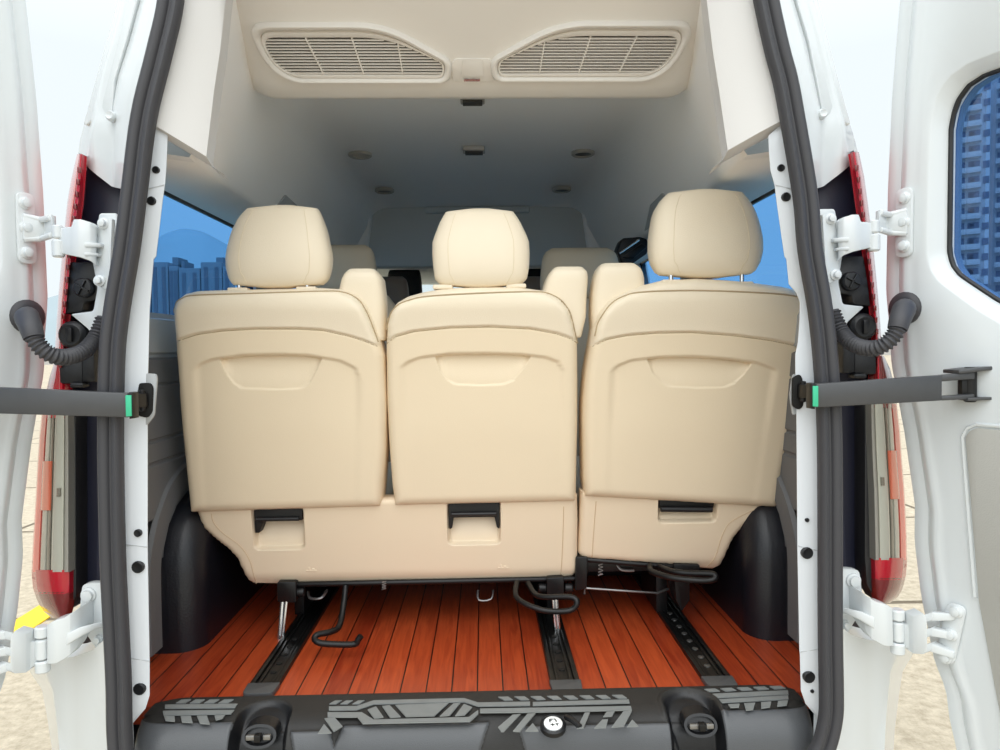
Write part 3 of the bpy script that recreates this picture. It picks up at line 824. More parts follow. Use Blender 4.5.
# ================================================================ ROOF AIR UNIT AND CEILING FITTINGS
# face of the unit: a plane leaning back; bottom edge deeper than the top
PA = V((0, 1.82, 2.125)); PB = V((0, 1.60, 2.30))
AN = V((0, -(PB.z-PA.z), (PB.y-PA.y))); AN = V((0, PB.z-PA.z, PA.y-PB.y)).normalized()*-1   # facing the doorway and down
def AF(u, v, out=0.0): return WP(u, v, PA, AN)+AN*out
ac = thing('roof_air_unit', 'cream roof air unit with two slatted grilles across the rear of the headliner', 'air vent', (0, 1.8, 2.12))
# housing: profile swept across, ends rounded
b = MB()
up = (PB-PA).normalized()
prof = []
base = PA+up*-0.005
prof = [V((0, 2.02, 2.235)), V((0, 1.93, 2.16)), V((0, 1.90, 2.128)), V((0, 1.875, 2.112)), V((0, 1.845, 2.108)), PA+up*.015, PA+up*.08, PA+up*.16, PA+up*.30, PA+up*.42, PA+up*.50+V((0, .06, .02))]
loops = []
for x in [-.60, -.585, -.57, -.55, -.52] + [lerp(-.49, .49, i/12) for i in range(13)] + [.52, .55, .57, .585, .60]:
    e = max(0, (abs(x)-.50)/.10); k = 1-math.sqrt(max(0, 1-min(1, e)**2))
    loops.append([V((x, p.y+.10*k*(1-i/14), p.z+.13*k*(1-i/16))) for i, p in enumerate(prof)])
b.loft(loops, False, False, closed=False)
b.build('housing', ACM, ac, angle=60)
# centre panel with its small switch plate, valley between grilles
b = MB(); b.prism(rounded([AF(u, v, -.006) for u, v in [(455,58),(490,58),(494,64),(494,81),(453,81),(451,64)]], .008, 3), AN*.010); cp = b.build('centre_panel', ACM, ac, bevel=.002)
b = MB(); b.prism(rounded([AF(u, v, .004) for u, v in [(463,57),(482,57),(484,75),(461,75)]], .004, 3), AN*.004); b.build('switch_plate', ACM, cp, bevel=.001)
b = MB(); b.prism([AF(u, v, .006) for u, v in [(464,77),(480,77),(480,79.5),(464,79.5)]], AN*.003); b.build('switch_slot', CHROME, cp)
def grille(mirror):
    m = (lambda u, v: (u, v)) if not mirror else (lambda u, v: (942.5-u, v-1.5))
    f = lambda u, v, o=0.0: AF(*m(u, v), o)
    outer = [(246,22),(384,22),(453,60),(450,80.5),(292,80.5),(266,63)]
    mid   = [(254,27),(382,27),(447,62),(444,77.5),(293,77.5),(271,61)]
    inner = [(262,36),(387,36),(442,61),(443,73.5),(291,72.5),(274,60)]
    rad = [20, 30, 10, 8, 18, 14]
    cu = lambda P: rounded([(u, v, 0) for u, v in P], rad, 7)
    O, Mi, I = cu(outer), cu(mid), cu(inner)
    b = MB()
    ring = lambda P, o: [f(p[0], p[1], o) for p in P]
    b.loft([ring(O, -.008), ring(O, .010), ring([p.lerp(q, .35) for p, q in zip(O, Mi)], .0165), ring([p.lerp(q, .75) for p, q in zip(O, Mi)], .016), ring(Mi, .012), ring([p.lerp(q, .22) for p, q in zip(Mi, I)], .008), ring([p.lerp(q, .30) for p, q in zip(Mi, I)], .002), ring([p.lerp(q, .40) for p, q in zip(Mi, I)], .010), ring([p.lerp(q, .9) for p, q in zip(Mi, I)], .010), ring(I, .0075), ring(I, -.012)], False, False)
    g = b.build('grille', ACM, ac, angle=60)
    b = MB(); b.prism(ring(I, .0012), AN*-.004); b.build('slat_shade', DARKH, g, flat=True)  # dark sheet on the housing, painting the shade behind the slats
    # slats between the opening's edges
    n = 12; b = MB()
    us = [p[0] for p in I]; 
    for k in range(n):
        v = lerp(38.6, 71.3, k/(n-1)); xs = []
        for p, q in zip(I, I[1:]+I[:1]):
            if (p[1]-v)*(q[1]-v) < 0: xs.append(p[0]+(q[0]-p[0])*(v-p[1])/(q[1]-p[1]))
        if len(xs) < 2: continue
        a, c = min(xs), max(xs)
        dz = (f(a, v+.55)-f(a, v-.55))
        P = [f(a, v-.50, .003), f(c, v-.50, .003), f(c, v+.50, .003), f(a, v+.50, .003)]
        b.prism(P, AN*.006)
    b.build('slats', ACM, g, flat=True)
    for u0, u1 in ((306, 324), (352, 364), (398, 403)):
        v0 = max(36, 36 if u0 < 388 else 41); v1 = 72
        b = MB(); b.prism([f(u0-.6, v0, .002), f(u0+.6, v0, .002), f(u1+.6, v1, .002), f(u1-.6, v1, .002)], AN*.0085); b.build('stay', ACM, g, flat=True)

grille(False); grille(True)

# downlights and small brackets on the ceiling
CZ = {153: 2.219, 190: 2.228}
def downlight(u, v, label, on):
    z = 2.222
    p = WZ(u, v, z); t = thing('ceiling_light', label, 'ceiling light', p, 'small ceiling downlights')
    b = MB(); b.lathe(p+V((0, 0, .006)), (0, 0, -1), [(.046, 0), (.046, .012), (.040, .016), (.034, .014), (.032, .006)], 24); b.build('ring', mat('light_ring', (172, 168, 160), .4), t)
    b = MB(); b.lathe(p+V((0, 0, .006)), (0, 0, -1), [(.033, 0), (.033, .010), (.02, .0125), (.004, .0125)], 20); b.build('lens', mat('lens_pale', (190, 182, 168), .3) if on else mat('lens_dark', (36, 34, 32), .3), t)
downlight(360, 154.5, 'round ceiling light with pale lens, nearer one on the left side', True)
downlight(583, 153, 'round ceiling light with dark lens, nearer one on the right side', False)
downlight(384.5, 190.5, 'round ceiling light with dark lens, farther one on the left side', False)
downlight(561.5, 189.5, 'round ceiling light with dark lens, farther one on the right side', False)
for (u, v, w, lab) in ((472.5, 99, .075, 'flat ceiling bracket just below the roof air unit'), (474, 150, .085, 'flat ceiling bracket between the two nearer ceiling lights')):
    p = WZ(u, v, 2.218); t = thing('ceiling_bracket', lab, 'bracket', p, 'ceiling brackets')
    b = MB(); b.prism(rounded([p+V((-w/2, -.03, .008)), p+V((w/2, -.03, .008)), p+V((w/2, .03, .008)), p+V((-w/2, .03, .008))], .01, 3), (0, 0, -.016)); b.build('plate', mat('bracket_grey', (176, 172, 168), .5), t, bevel=.002)
    b = MB(); b.box(p+V((0, 0, -.012)), (w*.8, .04, .006)); b.build('slot', mat('bracket_dark', (70, 68, 66), .6), t, bevel=.001)

# seat belt anchor cover on the right: black slanted bar with a bright strip
bt = thing('belt_guide_bracket', 'black slanted belt bracket with silver strip under the right headliner', 'bracket', WY(634, 255, 2.9))
def q(u, v, y=2.9): return WY(u, v, y)
b = MB(); b.prism(rounded([q(u, v) for u, v in [(617,251),(622,238),(640,236.5),(648,239),(648,253),(632,264),(622,264)]], .012, 3), (0, .10, 0)); b.build('cover', BLACKP, bt, bevel=.008, seg=3)
b = MB(); b.tube([q(619.5, 253.5, 2.89), q(639, 240, 2.89)], .005, 8); b.build('bright_strip', CHROME, bt)
b = MB(); b.prism([q(u, v, 2.888) for u, v in [(622,257),(642,243),(647,247),(633,259)]], (0, .02, 0)); b.build('buckle_plate', BLACKM, bt, bevel=.003)
# dark belt covers set in the headliner corners
for s, lab in ((-1, 'dark belt cover at the left headliner corner beyond the seats'), (1, 'dark belt cover at the right headliner corner beyond the seats')):
    b = MB(); P = [V((s*.688, 2.40, 1.925)), V((s*.655, 2.44, 1.99)), V((s*.657, 2.62, 1.985)), V((s*.688, 2.85, 1.925))]
    b.prism(P, (-s*.008, 0, -.002)); b.build('belt_cover', LGREY, bevel=.004, label=lab, cat='trim cover', group='headliner belt covers')
# ================================================================ SEATS
def seg_dist(px, pz, poly):
    best = 9
    for (x0, z0), (x1, z1) in zip(poly, poly[1:]+poly[:1]):
        dx, dz = x1-x0, z1-z0; L = dx*dx+dz*dz
        t = 0 if L == 0 else min(1, max(0, ((px-x0)*dx+(pz-z0)*dz)/L))
        d = math.hypot(px-x0-dx*t, pz-z0-dz*t)
        if d < best: best = d
    return best
def span(poly, z):
    xs = []
    for (x0, z0), (x1, z1) in zip(poly, poly[1:]+poly[:1]):
        if (z0-z)*(z1-z) < 0 or z0 == z: xs.append(x0+(x1-x0)*((z-z0)/(z1-z0) if z1 != z0 else 0))
    return (min(xs), max(xs)) if len(xs) >= 2 else None
def slab(b, poly, plane, R, th, disp=None, xs=None, zs=None, frontR=None):
    """solid with the given outline (x, z); rear face follows plane(z) plus relief, edges rolled over by R"""
    z0 = min(p[1] for p in poly); z1 = max(p[1] for p in poly)
    zs = sorted(zs); xs = sorted(xs); rows = []; fr = []
    frontR = frontR or R
    for z in zs:
        z = min(z1-1e-4, max(z0+1e-4, z)); sp = span(poly, z)
        r = []; f = []
        for x in xs:
            x = min(sp[1], max(sp[0], x)); d = seg_dist(x, z, poly)
            e = min(1, d/R); o = R*(1-math.sqrt(max(0, 1-(1-e)**2)))
            y = plane(z)+o-(disp(x, z, d) if disp else 0)*min(1, d/(R*.5))
            r.append(V((x, y, z)))
            e = min(1, d/frontR); o = frontR*(1-math.sqrt(max(0, 1-(1-e)**2)))
            f.append(V((x, plane(z)+th-o, z)))
        rows.append(r); fr.append(f)
    n = len(xs); m = len(rows)
    P = [p for r in rows for p in r]; Q = [p for r in fr for p in r]
    Fs = []
    for k in range(m-1):
        for i in range(n-1):
            a = k*n+i; Fs.append((a, a+1, a+n+1, a+n)); a += m*n; Fs.append((a, a+n, a+n+1, a+1))
    for k in range(m-1):
        for i in (0, n-1):
            a = k*n+i; Fs.append((a, a+n, a+n+m*n, a+m*n))
    for i in range(n-1):
        for k in (0, m-1):
            a = k*n+i; Fs.append((a, a+1, a+1+m*n, a+m*n))
    b.add(P+Q, Fs)
def suploop(c, ax, ay, hx, hy, e, n=40):
    L = []
    for i in range(n):
        a = 2*math.pi*i/n; ca, sa = math.cos(a), math.sin(a)
        L.append(c+ax*(hx*math.copysign(abs(ca)**(2/e), ca))+ay*(hy*math.copysign(abs(sa)**(2/e), sa)))
    return L
def edges_grid(a, c, step, fine_=()):
    """grid lines from a to c, denser in the bands given"""
    out = set(); x = a
    while x < c: out.add(round(x, 5)); x += step
    out.add(round(c, 5))
    for lo, hi, st in fine_:
        x = lo
        while x < hi: out.add(round(x, 5)); x += st
    return sorted(out)

YB0, ZB0, YB1, ZB1 = 1.915, 1.01, 1.805, 1.60      # lean of the seat backs
def yplane(z): return YB0+(z-ZB0)*(YB1-YB0)/(ZB1-ZB0)
BP = V((0, YB0, ZB0)); BN = V((0, -(ZB1-ZB0), (YB1-YB0))).normalized()
def B(u, v):
    p = WP(u, v, BP+V((0, .022, 0)), BN); return (p.x, p.z)
def headrest(par, tab, yc, depth, name='headrest', m=LEATHER, tilt=.10, posts=None, e=3.4, both=True):
    """tab: rows (v, u_left, u_right) read down the cushion"""
    yq = yc+depth/2
    rows = [(WY((a+c)/2, v, yq).z, WY(a, v, yq).x, WY(c, v, yq).x) for v, a, c in tab]
    rows.sort(); zb, zt = rows[0][0], rows[-1][0]
    root = None
    loops = []; N = 22
    for i in range(N+1):
        t = i/N; t = .5-.5*math.cos(math.pi*t); z = lerp(zb, zt, t)
        xl = interp([(r[0], r[1]) for r in rows], z); xr = interp([(r[0], r[2]) for r in rows], z)
        k = math.sqrt(max(0, 1-abs(2*t-1)**4.0)); k = max(k, .02)
        kk = max(.30, k**.6) if t < .5 else max(.42, k**.55)
        hy = depth/2*(k**.55)*(.80+.20*math.sin(math.pi*min(1, t*1.15)))
        c = V(((xl+xr)/2, yc+depth/2+tilt*(z-zb)-.01, z))
        loops.append(suploop(c, V((1, 0, 0)), V((0, 1, 0)), (xr-xl)/2*(1 if .04 < t < .97 else kk), hy, e))
    b = MB(); b.loft(loops)
    o = b.build(name, m, par, angle=70)
    # panel seams at both sides of the rear face
    if both:
        for f in (.17, .83):
            pts = []
            for i in range(3, 19):
                L = loops[i]; xl = min(p.x for p in L); xr = max(p.x for p in L); x = lerp(xl, xr, f+(.02 if f < .5 else -.02)*(i < 6))
                cand = [p for p in L if p.y <= sum(q.y for q in L)/len(L)]
                cand.sort(key=lambda p: p.x)
                y = interp([(p.x, p.y) for p in cand], x); pts.append(V((x, y-.0002, L[0].z)))
            sb = MB(); sb.tube(pts, .0009, 6); sb.build('seam', mat('beige_thread', (226, 212, 184), .6), o)
    return o
def seat_back(par, left, right, topv, seam, piping, panel, bowl, tag=''):
    outline = [B(*p) for p in left]+[B(*p) for p in right]           # up the left side, down the right
    poly = outline
    sz = sorted(B(*p) for p in seam)
    arcL = sorted(B(*p) for p in panel['arc'])
    xl0 = panel['l']; xr0 = panel['r']
    blz = [B(*p) for p in bowl]
    xm0, xm1 = blz[0][0], blz[-1][0]
    low = sorted(blz)
    zmin = min(p[1] for p in poly); zmax = max(p[1] for p in poly)
    xa, xb = B(xl0[0], xl0[1]), B(xl0[2], xl0[3]); xc, xd = B(xr0[0], xr0[1]), B(xr0[2], xr0[3])
    def disp(x, z, d):
        zsm = interp(sz, x); h = 0
        # upper cushion stands out over the back board
        h += .005*sm(zsm-.0015, zsm+.006, z)-.0035*math.exp(-((z-zsm)/.0028)**2)
        h += .010*sm(zsm-.01, zsm+.085, z)*(1-sm(zmax-.06, zmax, z))
        za = interp(arcL, x)
        l = xb[0]+(xa[0]-xb[0])*(z-xb[1])/(xa[1]-xb[1]); r = xd[0]+(xc[0]-xd[0])*(z-xd[1])/(xc[1]-xd[1])
        # recessed field: under the arch and between the two upright folds
        ins = min(sm(-.014, .008, x-l), sm(-.008, .014, r-x))
        fld = sm(-.006, .004, za-z)*ins
        h -= .0075*fld*(1-.70*sm(.02, .22, za-z))
        if xm0 < x < xm1 and z < za+.004:
            zl = interp(low, x)
            inside = sm(-.0025, .0025, z-zl)
            if z < za-.002: h -= inside*(.004+.011*sm(0, 1, (z-zl)/max(.01, za-zl)))*sm(0, .006, min(x-xm0, xm1-x)+.003)
        return h
    xs = edges_grid(min(p[0] for p in poly), max(p[0] for p in poly), .0065, ((xm0-.006, xm0+.04, .003), (xm1-.04, xm1+.006, .003)))
    bz0 = min(p[1] for p in low); az1 = max(p[1] for p in arcL)
    s0, s1 = min(p[1] for p in sz), max(p[1] for p in sz)
    zs = edges_grid(zmin, zmax, .007, ((bz0-.01, az1+.012, .0025), (s0-.006, s1+.014, .0022), (zmax-.03, zmax, .003), (zmin, zmin+.02, .003)))
    b = MB(); slab(b, poly, yplane, .026, .15, disp, xs, zs, .05)
    # board below the seam in its own leather
    me = b
    for i, f in enumerate(b.f):
        c = sum((b.v[k] for k in f), V((0, 0, 0)))/len(f)
        if c.z < interp(sz, c.x): b.m[i] = 1
    o = b.build('backrest', [LEATHER, LEATHER_B], par, angle=50)
    def surf(x, z, lift=.0):
        d = seg_dist(x, z, poly); R = .026; e = min(1, d/R)
        return V((x, yplane(z)+R*(1-math.sqrt(max(0, 1-(1-e)**2)))-disp(x, z, d)*min(1, d/(R*.5))-lift, z))
    pb = MB()
    pts = catmull([(B(*p)[0], 0, B(*p)[1]) for p in piping], 8)
    pb.tube([surf(p.x, p.z, .0004) for p in pts], .0021, 6); pb.build('piping', PIPING, o)
    pb = MB()
    pts = [(lerp(sz[0][0], sz[-1][0], i/40)) for i in range(41)]
    pb.tube([surf(x, interp(sz, x)-.001, -.0003) for x in pts], .0016, 6); pb.build('seam', PIPING, o)
    return o, surf
def base_shell(par, poly_px, plane_y, pockets, seams, zspan):
    Pn = V((0, plane_y[0], plane_y[1])); Pm = V((0, plane_y[2], plane_y[3]))
    nn = V((0, -(Pm.z-Pn.z), Pm.y-Pn.y)).normalized()
    def q(u, v):
        p = WP(u, v, Pn+V((0, .018, 0)), nn); return (p.x, p.z)
    pl = lambda z: Pn.y+(z-Pn.z)*(Pm.y-Pn.y)/(Pm.z-Pn.z)
    poly = [q(*p) for p in poly_px]
    pk = []
    for pts in pockets:
        Q = [q(*p) for p in pts]; pk.append((min(p[0] for p in Q), max(p[0] for p in Q), min(p[1] for p in Q), max(p[1] for p in Q)))
    def disp(x, z, d):
        h = 0
        for x0, x1, z0, z1 in pk:
            r = .016; cx, cz = (x0+x1)/2, (z0+z1)/2; hx, hz = (x1-x0)/2, (z1-z0)/2
            qx, qz = abs(x-cx)-hx+r, abs(z-cz)-hz+r
            sd = math.hypot(max(qx, 0), max(qz, 0))+min(max(qx, qz), 0)-r
            depth = .018+.040*sm(z0, z1, z)
            h -= depth*(1-sm(-.010, .001, sd))
        z0 = min(p[1] for p in poly)
        h -= .012*(1-sm(0, .05, z-z0))**2
        return h
    fx = [(p[0]-.012, p[1]+.012, .0028) for p in pk]; fz = [(p[2]-.012, p[3]+.012, .0028) for p in pk]
    xs = edges_grid(min(p[0] for p in poly), max(p[0] for p in poly), .010, fx)
    zs = edges_grid(min(p[1] for p in poly), max(p[1] for p in poly), .008, fz)
    b = MB(); slab(b, poly, pl, .018, .07, disp, xs, zs)
    o = b.build('base_shell', SHELL, par, angle=50)
    for sm_ in seams:
        sb = MB(); pts = catmull([(q(*p)[0], pl(q(*p)[1])-.0006, q(*p)[1]) for p in sm_], 6); 
        R = .018
        pts = [V((p.x, pl(p.z)+(lambda e: R*(1-math.sqrt(max(0, 1-(1-e)**2))))(min(1, seg_dist(p.x, p.z, poly)/R))-disp(p.x, p.z, 1)*min(1, seg_dist(p.x, p.z, poly)/(R*.5))-.0003, p.z)) for p in pts]
        sb.tube(pts, .0012, 6); sb.build('seam', mat('beige_seam', (206, 180, 146), .6), o)
    return o, q, pl, pk
def post_pair(par, pts, r=.0062):
    for (u, v0, v1, y) in pts:
        b = MB(); b.cyl(WY(u, v1, y), WY(u, v0, y), r, 14); po = b.build('headrest_post', CHROME, par)
        b = MB(); c = WY(u, v1+1, y); b.box(c+V((0, 0, .002)), (.052, .03, .012)); b.build('post_guide', LEATHER, par, bevel=.004, seg=3)
def shoulder_pad(par, top, bot, y, tilt=.03, e=4.5):
    """belt guide block: bottom loop and top loop as (u0, u1, v)"""
    b = MB(); loops = []
    rows = [(bot[0], bot[1], bot[2])]+list(top)
    yq = y+.05
    Z = [WY((a+c)/2, v, yq).z for a, c, v in rows]
    for i, ((a, c, v), z) in enumerate(zip(rows, Z)):
        p, q = WY(a-1, v, yq).x, WY(c+1, v, yq).x
        loops.append((p, q, z))
    L = []
    n = 14
    for k in range(n+1):
        t = k/n; z = lerp(Z[0], Z[-1], t)
        xl = interp([(w[2], w[0]) for w in loops], z); xr = interp([(w[2], w[1]) for w in loops], z)
        r = 1-.0*t; cap = 1.0
        if t > .86: cap = math.sqrt(max(0.05, 1-((t-.86)/.14)**2*.55))
        L.append(suploop(V(((xl+xr)/2, y+.055-tilt*t+.012*t, z)), V((1, 0, 0)), V((0, 1, 0)), (xr-xl)/2*(.92+.08*cap), .055*cap, e, 32))
    b.loft(L); o = b.build('belt_guide', LEATHER, par, bevel=.004, seg=2, angle=60)
    # slanted rear facet
    return o

# -------- double seat bench on the left
bench = thing('bench_seat', 'beige leather double seat, left and middle backs sharing one base', 'seat', WY(420, 583, 1.95)*1.0, 'rear row seats')
L1 = [(191,512),(189.5,495),(188,480),(183,430),(180.5,400),(177.5,355),(176,330),(175,310),(178,300),(186,294),(200,290.5)]
R1 = [(322,288),(340,289),(356,295),(367,306.5),(374.5,324),(380,340),(384.5,355),(386.5,400),(386,450),(383.5,480),(382,500),(380,506)]
seat_back(bench, L1, R1, 288, [(177,342),(200,334.5),(225,331),(258,329),(300,329),(325,330.5),(350,336),(366,341),(378,346)],
          [(175.5,313),(178,305),(186,299),(200,296),(260,294),(320,292),(343,292.5),(358,299),(367,311),(374,328),(379,342)],
          dict(arc=[(196,372),(204,364),(215,359.5),(245,355.5),(280,354.5),(310,355.5),(342,361),(356,368),(362,380)], l=(200,365,208,510), r=(361,375,360,505)),
          [(222,359),(229,374),(236,383),(244,388),(280,389),(302,388),(311,382),(318,370),(323,358)])
L2 = [(395,505),(392,480),(389,440),(387,400),(386.5,350),(387.5,325),(391,312),(397,303),(408,296.5),(424,292),(440,289.3),(462,287.5)]
R2 = [(500,287),(520,287.5),(546,291),(560,298),(569.5,310),(574,326),(577,341),(577.5,380),(577.5,420),(576.5,460),(576,490),(575,501)]
seat_back(bench, L2, R2, 288, [(387.5,343),(397,336.5),(415,331.5),(450,328),(490,327),(530,329),(555,333.5),(568,338),(578,343)],
          [(387,330),(389,318),(397,307),(410,301),(430,297),(480,294),(530,292.5),(548,294),(562,302),(570,314),(574,330),(577,342)],
          dict(arc=[(402,368),(409,362),(422,357.5),(450,354),(485,353.5),(520,354.5),(545,357.5),(557,362),(563,372)], l=(404,365,410,502), r=(563,365,562,500)),
          [(436,358),(441,371),(448,380),(456,384),(480,385),(503,384),(513,380),(523,368),(530,357)])
headrest(bench, [(205,256,310),(209,246,318),(218,239,322),(232,233,327),(250,229,331),(258,228,332.5),(268,228.5,332),(278,231,330),(284,234,326),(289,242,316)], 1.80, .115)
headrest(bench, [(208.5,452,508),(211,446,513),(222,440,520),(235,435,526),(243,432.5,529),(255,432.5,529.5),(268,433.5,529),(279,435,527),(285,440,522),(289,450,512)], 1.80, .115)
post_pair(bench, [(239,272,290,1.835),(307,272,289,1.835),(443,272,287,1.835),(516,272,286,1.835)])
shoulder_pad(bench, [(338,386,318),(341,385.5,298),(345.5,383.5,280),(349.5,378,272.5),(352,376,270.5)], (336,386,341), 1.845)
shoulder_pad(bench, [(539,583.5,318),(541.5,584,295),(546,585,280),(551,584,271),(554,580,268.5)], (538,579,338), 1.845)
bs, bq, bpl, pk = base_shell(bench, [(197,500),(198,512),(204,527),(216,538),(229,548),(238,558),(243,569),(248,579),(256,584),(300,583.5),(420,581),(520,578.5),(571,576.5),(577,571),(577.5,520),(577,494)], (1.965, .80, 1.935, 1.02), [[(253,505),(307,548)], [(447,500),(501,543)]],
               [[(214,512),(216,521),(226,532),(242,544),(251,557),(255,570),(257,583)], [(563,505),(562,540),(560,577)]], None)
# dark release slots inside the pockets
for i, (x0, x1, z0, z1) in enumerate(pk):
    h = z1-z0
    b = MB(); zc = z0+h*.66
    b.prism([V((x, 1.945, z)) for x, z in ([(x0+.006, z0+h*.40), (x0+.018, z0+h*.40), (x0+.030, zc), (x1-.006, zc), (x1-.004, z1), (x0+.004, z1)] if i == 0 else
             [(x0+.006, z0+h*.36), (x0+.014, z0+h*.40), (x0+.018, zc-.005), (x1-.018, zc-.005), (x1-.012, z0+h*.40), (x1-.005, z0+h*.36), (x1-.004, z1), (x0+.004, z1)])], (0, .06, 0))
    b.build('release_slot', mat('slot_black', (12, 11, 11), .6), bench, bevel=.002)
    b = MB(); b.cyl((x0+.012, 1.940, zc+.006), (x1-.012, 1.940, zc+.006), .006); b.build('release_bar', BLACKP, bench)
# small moulded marks
for u, v in ((313, 568.5), (503, 566)):
    x, z = bq(u, v); b = MB(); b.box((x, bpl(z)+.0005, z), (.030, .004, .004)); b.box((x-.006, bpl(z), z+.006), (.006, .004, .009)); b.box((x+.005, bpl(z), z+.004), (.008, .004, .005)); b.build('moulded_mark', SHELL, bs, bevel=.001)
def shaped_cushion(par, x0, x1, y0, y1, zc, m):
    b = MB(); loops = []
    for k in range(9):
        t = k/8; y = lerp(y0, y1, t); r = math.sqrt(max(.05, 1-abs(2*t-1)**6))
        loops.append(suploop(V(((x0+x1)/2, y, zc)), V((1, 0, 0)), V((0, 0, 1)), (x1-x0)/2*(.9+.1*r), .075*r, 5, 28))
    b.loft(loops); return b.build('seat_cushion', m, par, angle=60)
x0 = B(191, 500)[0]; x1 = B(383, 500)[0]; shaped_cushion(bench, x0, x1, 2.05, 2.50, 1.0, LEATHER)
x2 = B(392, 500)[0]; x3 = B(576, 500)[0]; shaped_cushion(bench, x2, x3, 2.05, 2.50, 1.0, LEATHER)
# frame under the base, brackets, struts and levers
def g(u, v, y): return WY(u, v, y)
b = MB(); b.tube([g(292, 584.5, 1.97), g(575, 578.5, 1.97)], .008, 8); b.box((-.13, 2.2, .80), (.78, .40, .035)); b.build('under_frame', BLACKM, bench, bevel=.002)
b = MB(); b.prism(rounded([g(277, 582, 1.95), g(296, 582, 1.95), g(296, 603, 1.95), g(277, 602, 1.95)], .005, 2), (0, .07, 0)); b.cyl(g(296, 592, 1.97), g(305, 592, 1.97), .014); br = b.build('mount_bracket', BLACKM, bench, bevel=.003)
for a, c in (((286.5, 601, 1.955), (282, 640.5, 1.935)), ((282.5, 601, 1.957), (279, 640, 1.937))):
    b = MB(); b.tube([g(*a), g(*c)], .0055, 8); b.build('strut', CHROME, bench)
b = MB(); b.prism([g(280, 601, 1.965), g(287, 601, 1.965), g(283, 644, 1.945), g(278, 644, 1.945)], (0, .008, 0)); b.build('strut_web', BLACKM, bench)
b = MB(); b.prism(rounded([g(547, 578, 1.95), g(564, 577, 1.95), g(564, 595, 1.95), g(547, 596, 1.95)], .005, 2), (0, .07, 0)); b.cyl(g(538, 588, 1.97), g(547, 588, 1.97), .014); b.cyl(g(564, 588, 1.97), g(573, 588, 1.97), .014); b.build('mount_bracket', BLACKM, bench, bevel=.003)
for a, c in (((553.5, 598, 1.955), (557, 644, 1.935)), ((556.5, 598, 1.957), (560, 643, 1.937))):
    b = MB(); b.tube([g(*a), g(*c)], .0048, 8); b.build('strut', CHROME, bench)
b = MB(); b.prism([g(552, 598, 1.965), g(558, 598, 1.965), g(562, 644, 1.945), g(555, 644, 1.945)], (0, .008, 0)); b.build('strut_web', BLACKM, bench)
b = MB(); b.box(V((g(282, 640, 1.95).x+.01, 2.20, .715)), (.03, .20, .12)); b.build('rail_foot', BLACKM, bench, bevel=.004)
b = MB(); b.box((-.16, 2.42, .725), (.86, .05, .13)); b.build('shade_block', BLACKM, bench, bevel=.004)  # black box added to darken the floor under the bench
b = MB(); b.box(V((g(557, 640, 1.95).x, 2.20, .715)), (.03, .20, .12)); b.build('rail_foot', BLACKM, bench, bevel=.004)
b = MB(); b.tube(catmull([g(345.5, 586, 1.96), g(344.5, 598, 1.94), g(341.5, 618, 1.90), g(338, 628, 1.87), (g(330, 632, 1.84)), g(318, 634.5, 1.82), g(314.5, 638.5, 1.81), g(320, 643, 1.80), g(340, 644.5, 1.80), g(355, 644, 1.80), g(358, 640, 1.80), g(361, 636, 1.80)], 5), .0082, 10); b.build('release_lever', BLACKM, bench)
b = MB(); b.tube(catmull([g(517, 582, 1.95), g(515.5, 592, 1.90), g(518, 599, 1.87), g(530, 606, 1.84), g(548, 611, 1.82), g(570, 610.5, 1.82), g(577, 603, 1.82), (g(571, 597, 1.83)), g(545, 597, 1.86), g(535, 594, 1.89), g(528, 583, 1.95)], 5), .0078, 10); b.build('release_lever', BLACKM, bench)
b = MB(); b.tube(catmull([g(308, 592, 2.0), g(310, 598, 1.98), g(321, 598, 1.97), g(327, 590, 2.0)], 4), .004, 8); b.build('latch_wire', STEEL, bench)
b = MB(); b.tube(catmull([g(478, 590, 2.02), g(479, 600, 2.0), g(491, 599, 2.0), g(493, 590, 2.02)], 3), .003, 8); b.build('latch_wire', STEEL, bench)
b = MB(); b.tube([g(384+2.2*math.cos(k*.9), 581+k*.35, 1.96) for k in range(26)], .0012, 6); b.build('spring', STEEL, bench)

# -------- single seat on the right
single = thing('single_seat', 'beige leather single seat standing apart on the right side', 'seat', WY(650, 568, 1.95), 'rear row seats')
L3 = [(585,496),(583.5,480),(583,450),(582.5,420),(583,400),(586,370),(590.5,345),(593,330),(599,313),(609,301),(622,293),(640,286),(660,281)]
R3 = [(695,278.5),(725,280),(750,282.5),(781,286.5),(800,291),(809,301),(810.5,316),(807,331),(801,348),(796,390),(790,430),(781,475),(778,495),(776,507)]
seat_back(single, L3, R3, 282, [(592,346),(605,339.5),(625,335.5),(655,333),(690,332.5),(730,335.5),(765,340),(785,344),(803,348)],
          [(594,336),(598,321),(609,305),(622,297),(640,293),(690,291.5),(750,293.5),(785,296.5),(799,301.5),(806,311),(805.5,322),(801,340)],
          dict(arc=[(608,374),(616,366),(630,360.5),(660,357),(692,356.5),(725,359),(755,363),(772,370),(781,380)], l=(612,368,607,495), r=(772,378,753,502)),
          [(646,359),(652,373),(660,381),(668,386),(695,387.5),(722,387),(732,383),(742,374),(751,361)])
headrest(single, [(189,678,735),(192,669,742),(200,661,748),(212,654,754),(225,651,757.5),(240,649,760),(252,648.5,760),(263,650,757.5),(273,655,752),(279,666,741)], 1.79, .125)
post_pair(single, [(671,262,282,1.83),(742,262,284,1.83)])
shoulder_pad(single, [(590.5,640,312),(591,641,295),(593,640,278),(597,636,268),(600,631,265)], (592,622,335), 1.845)
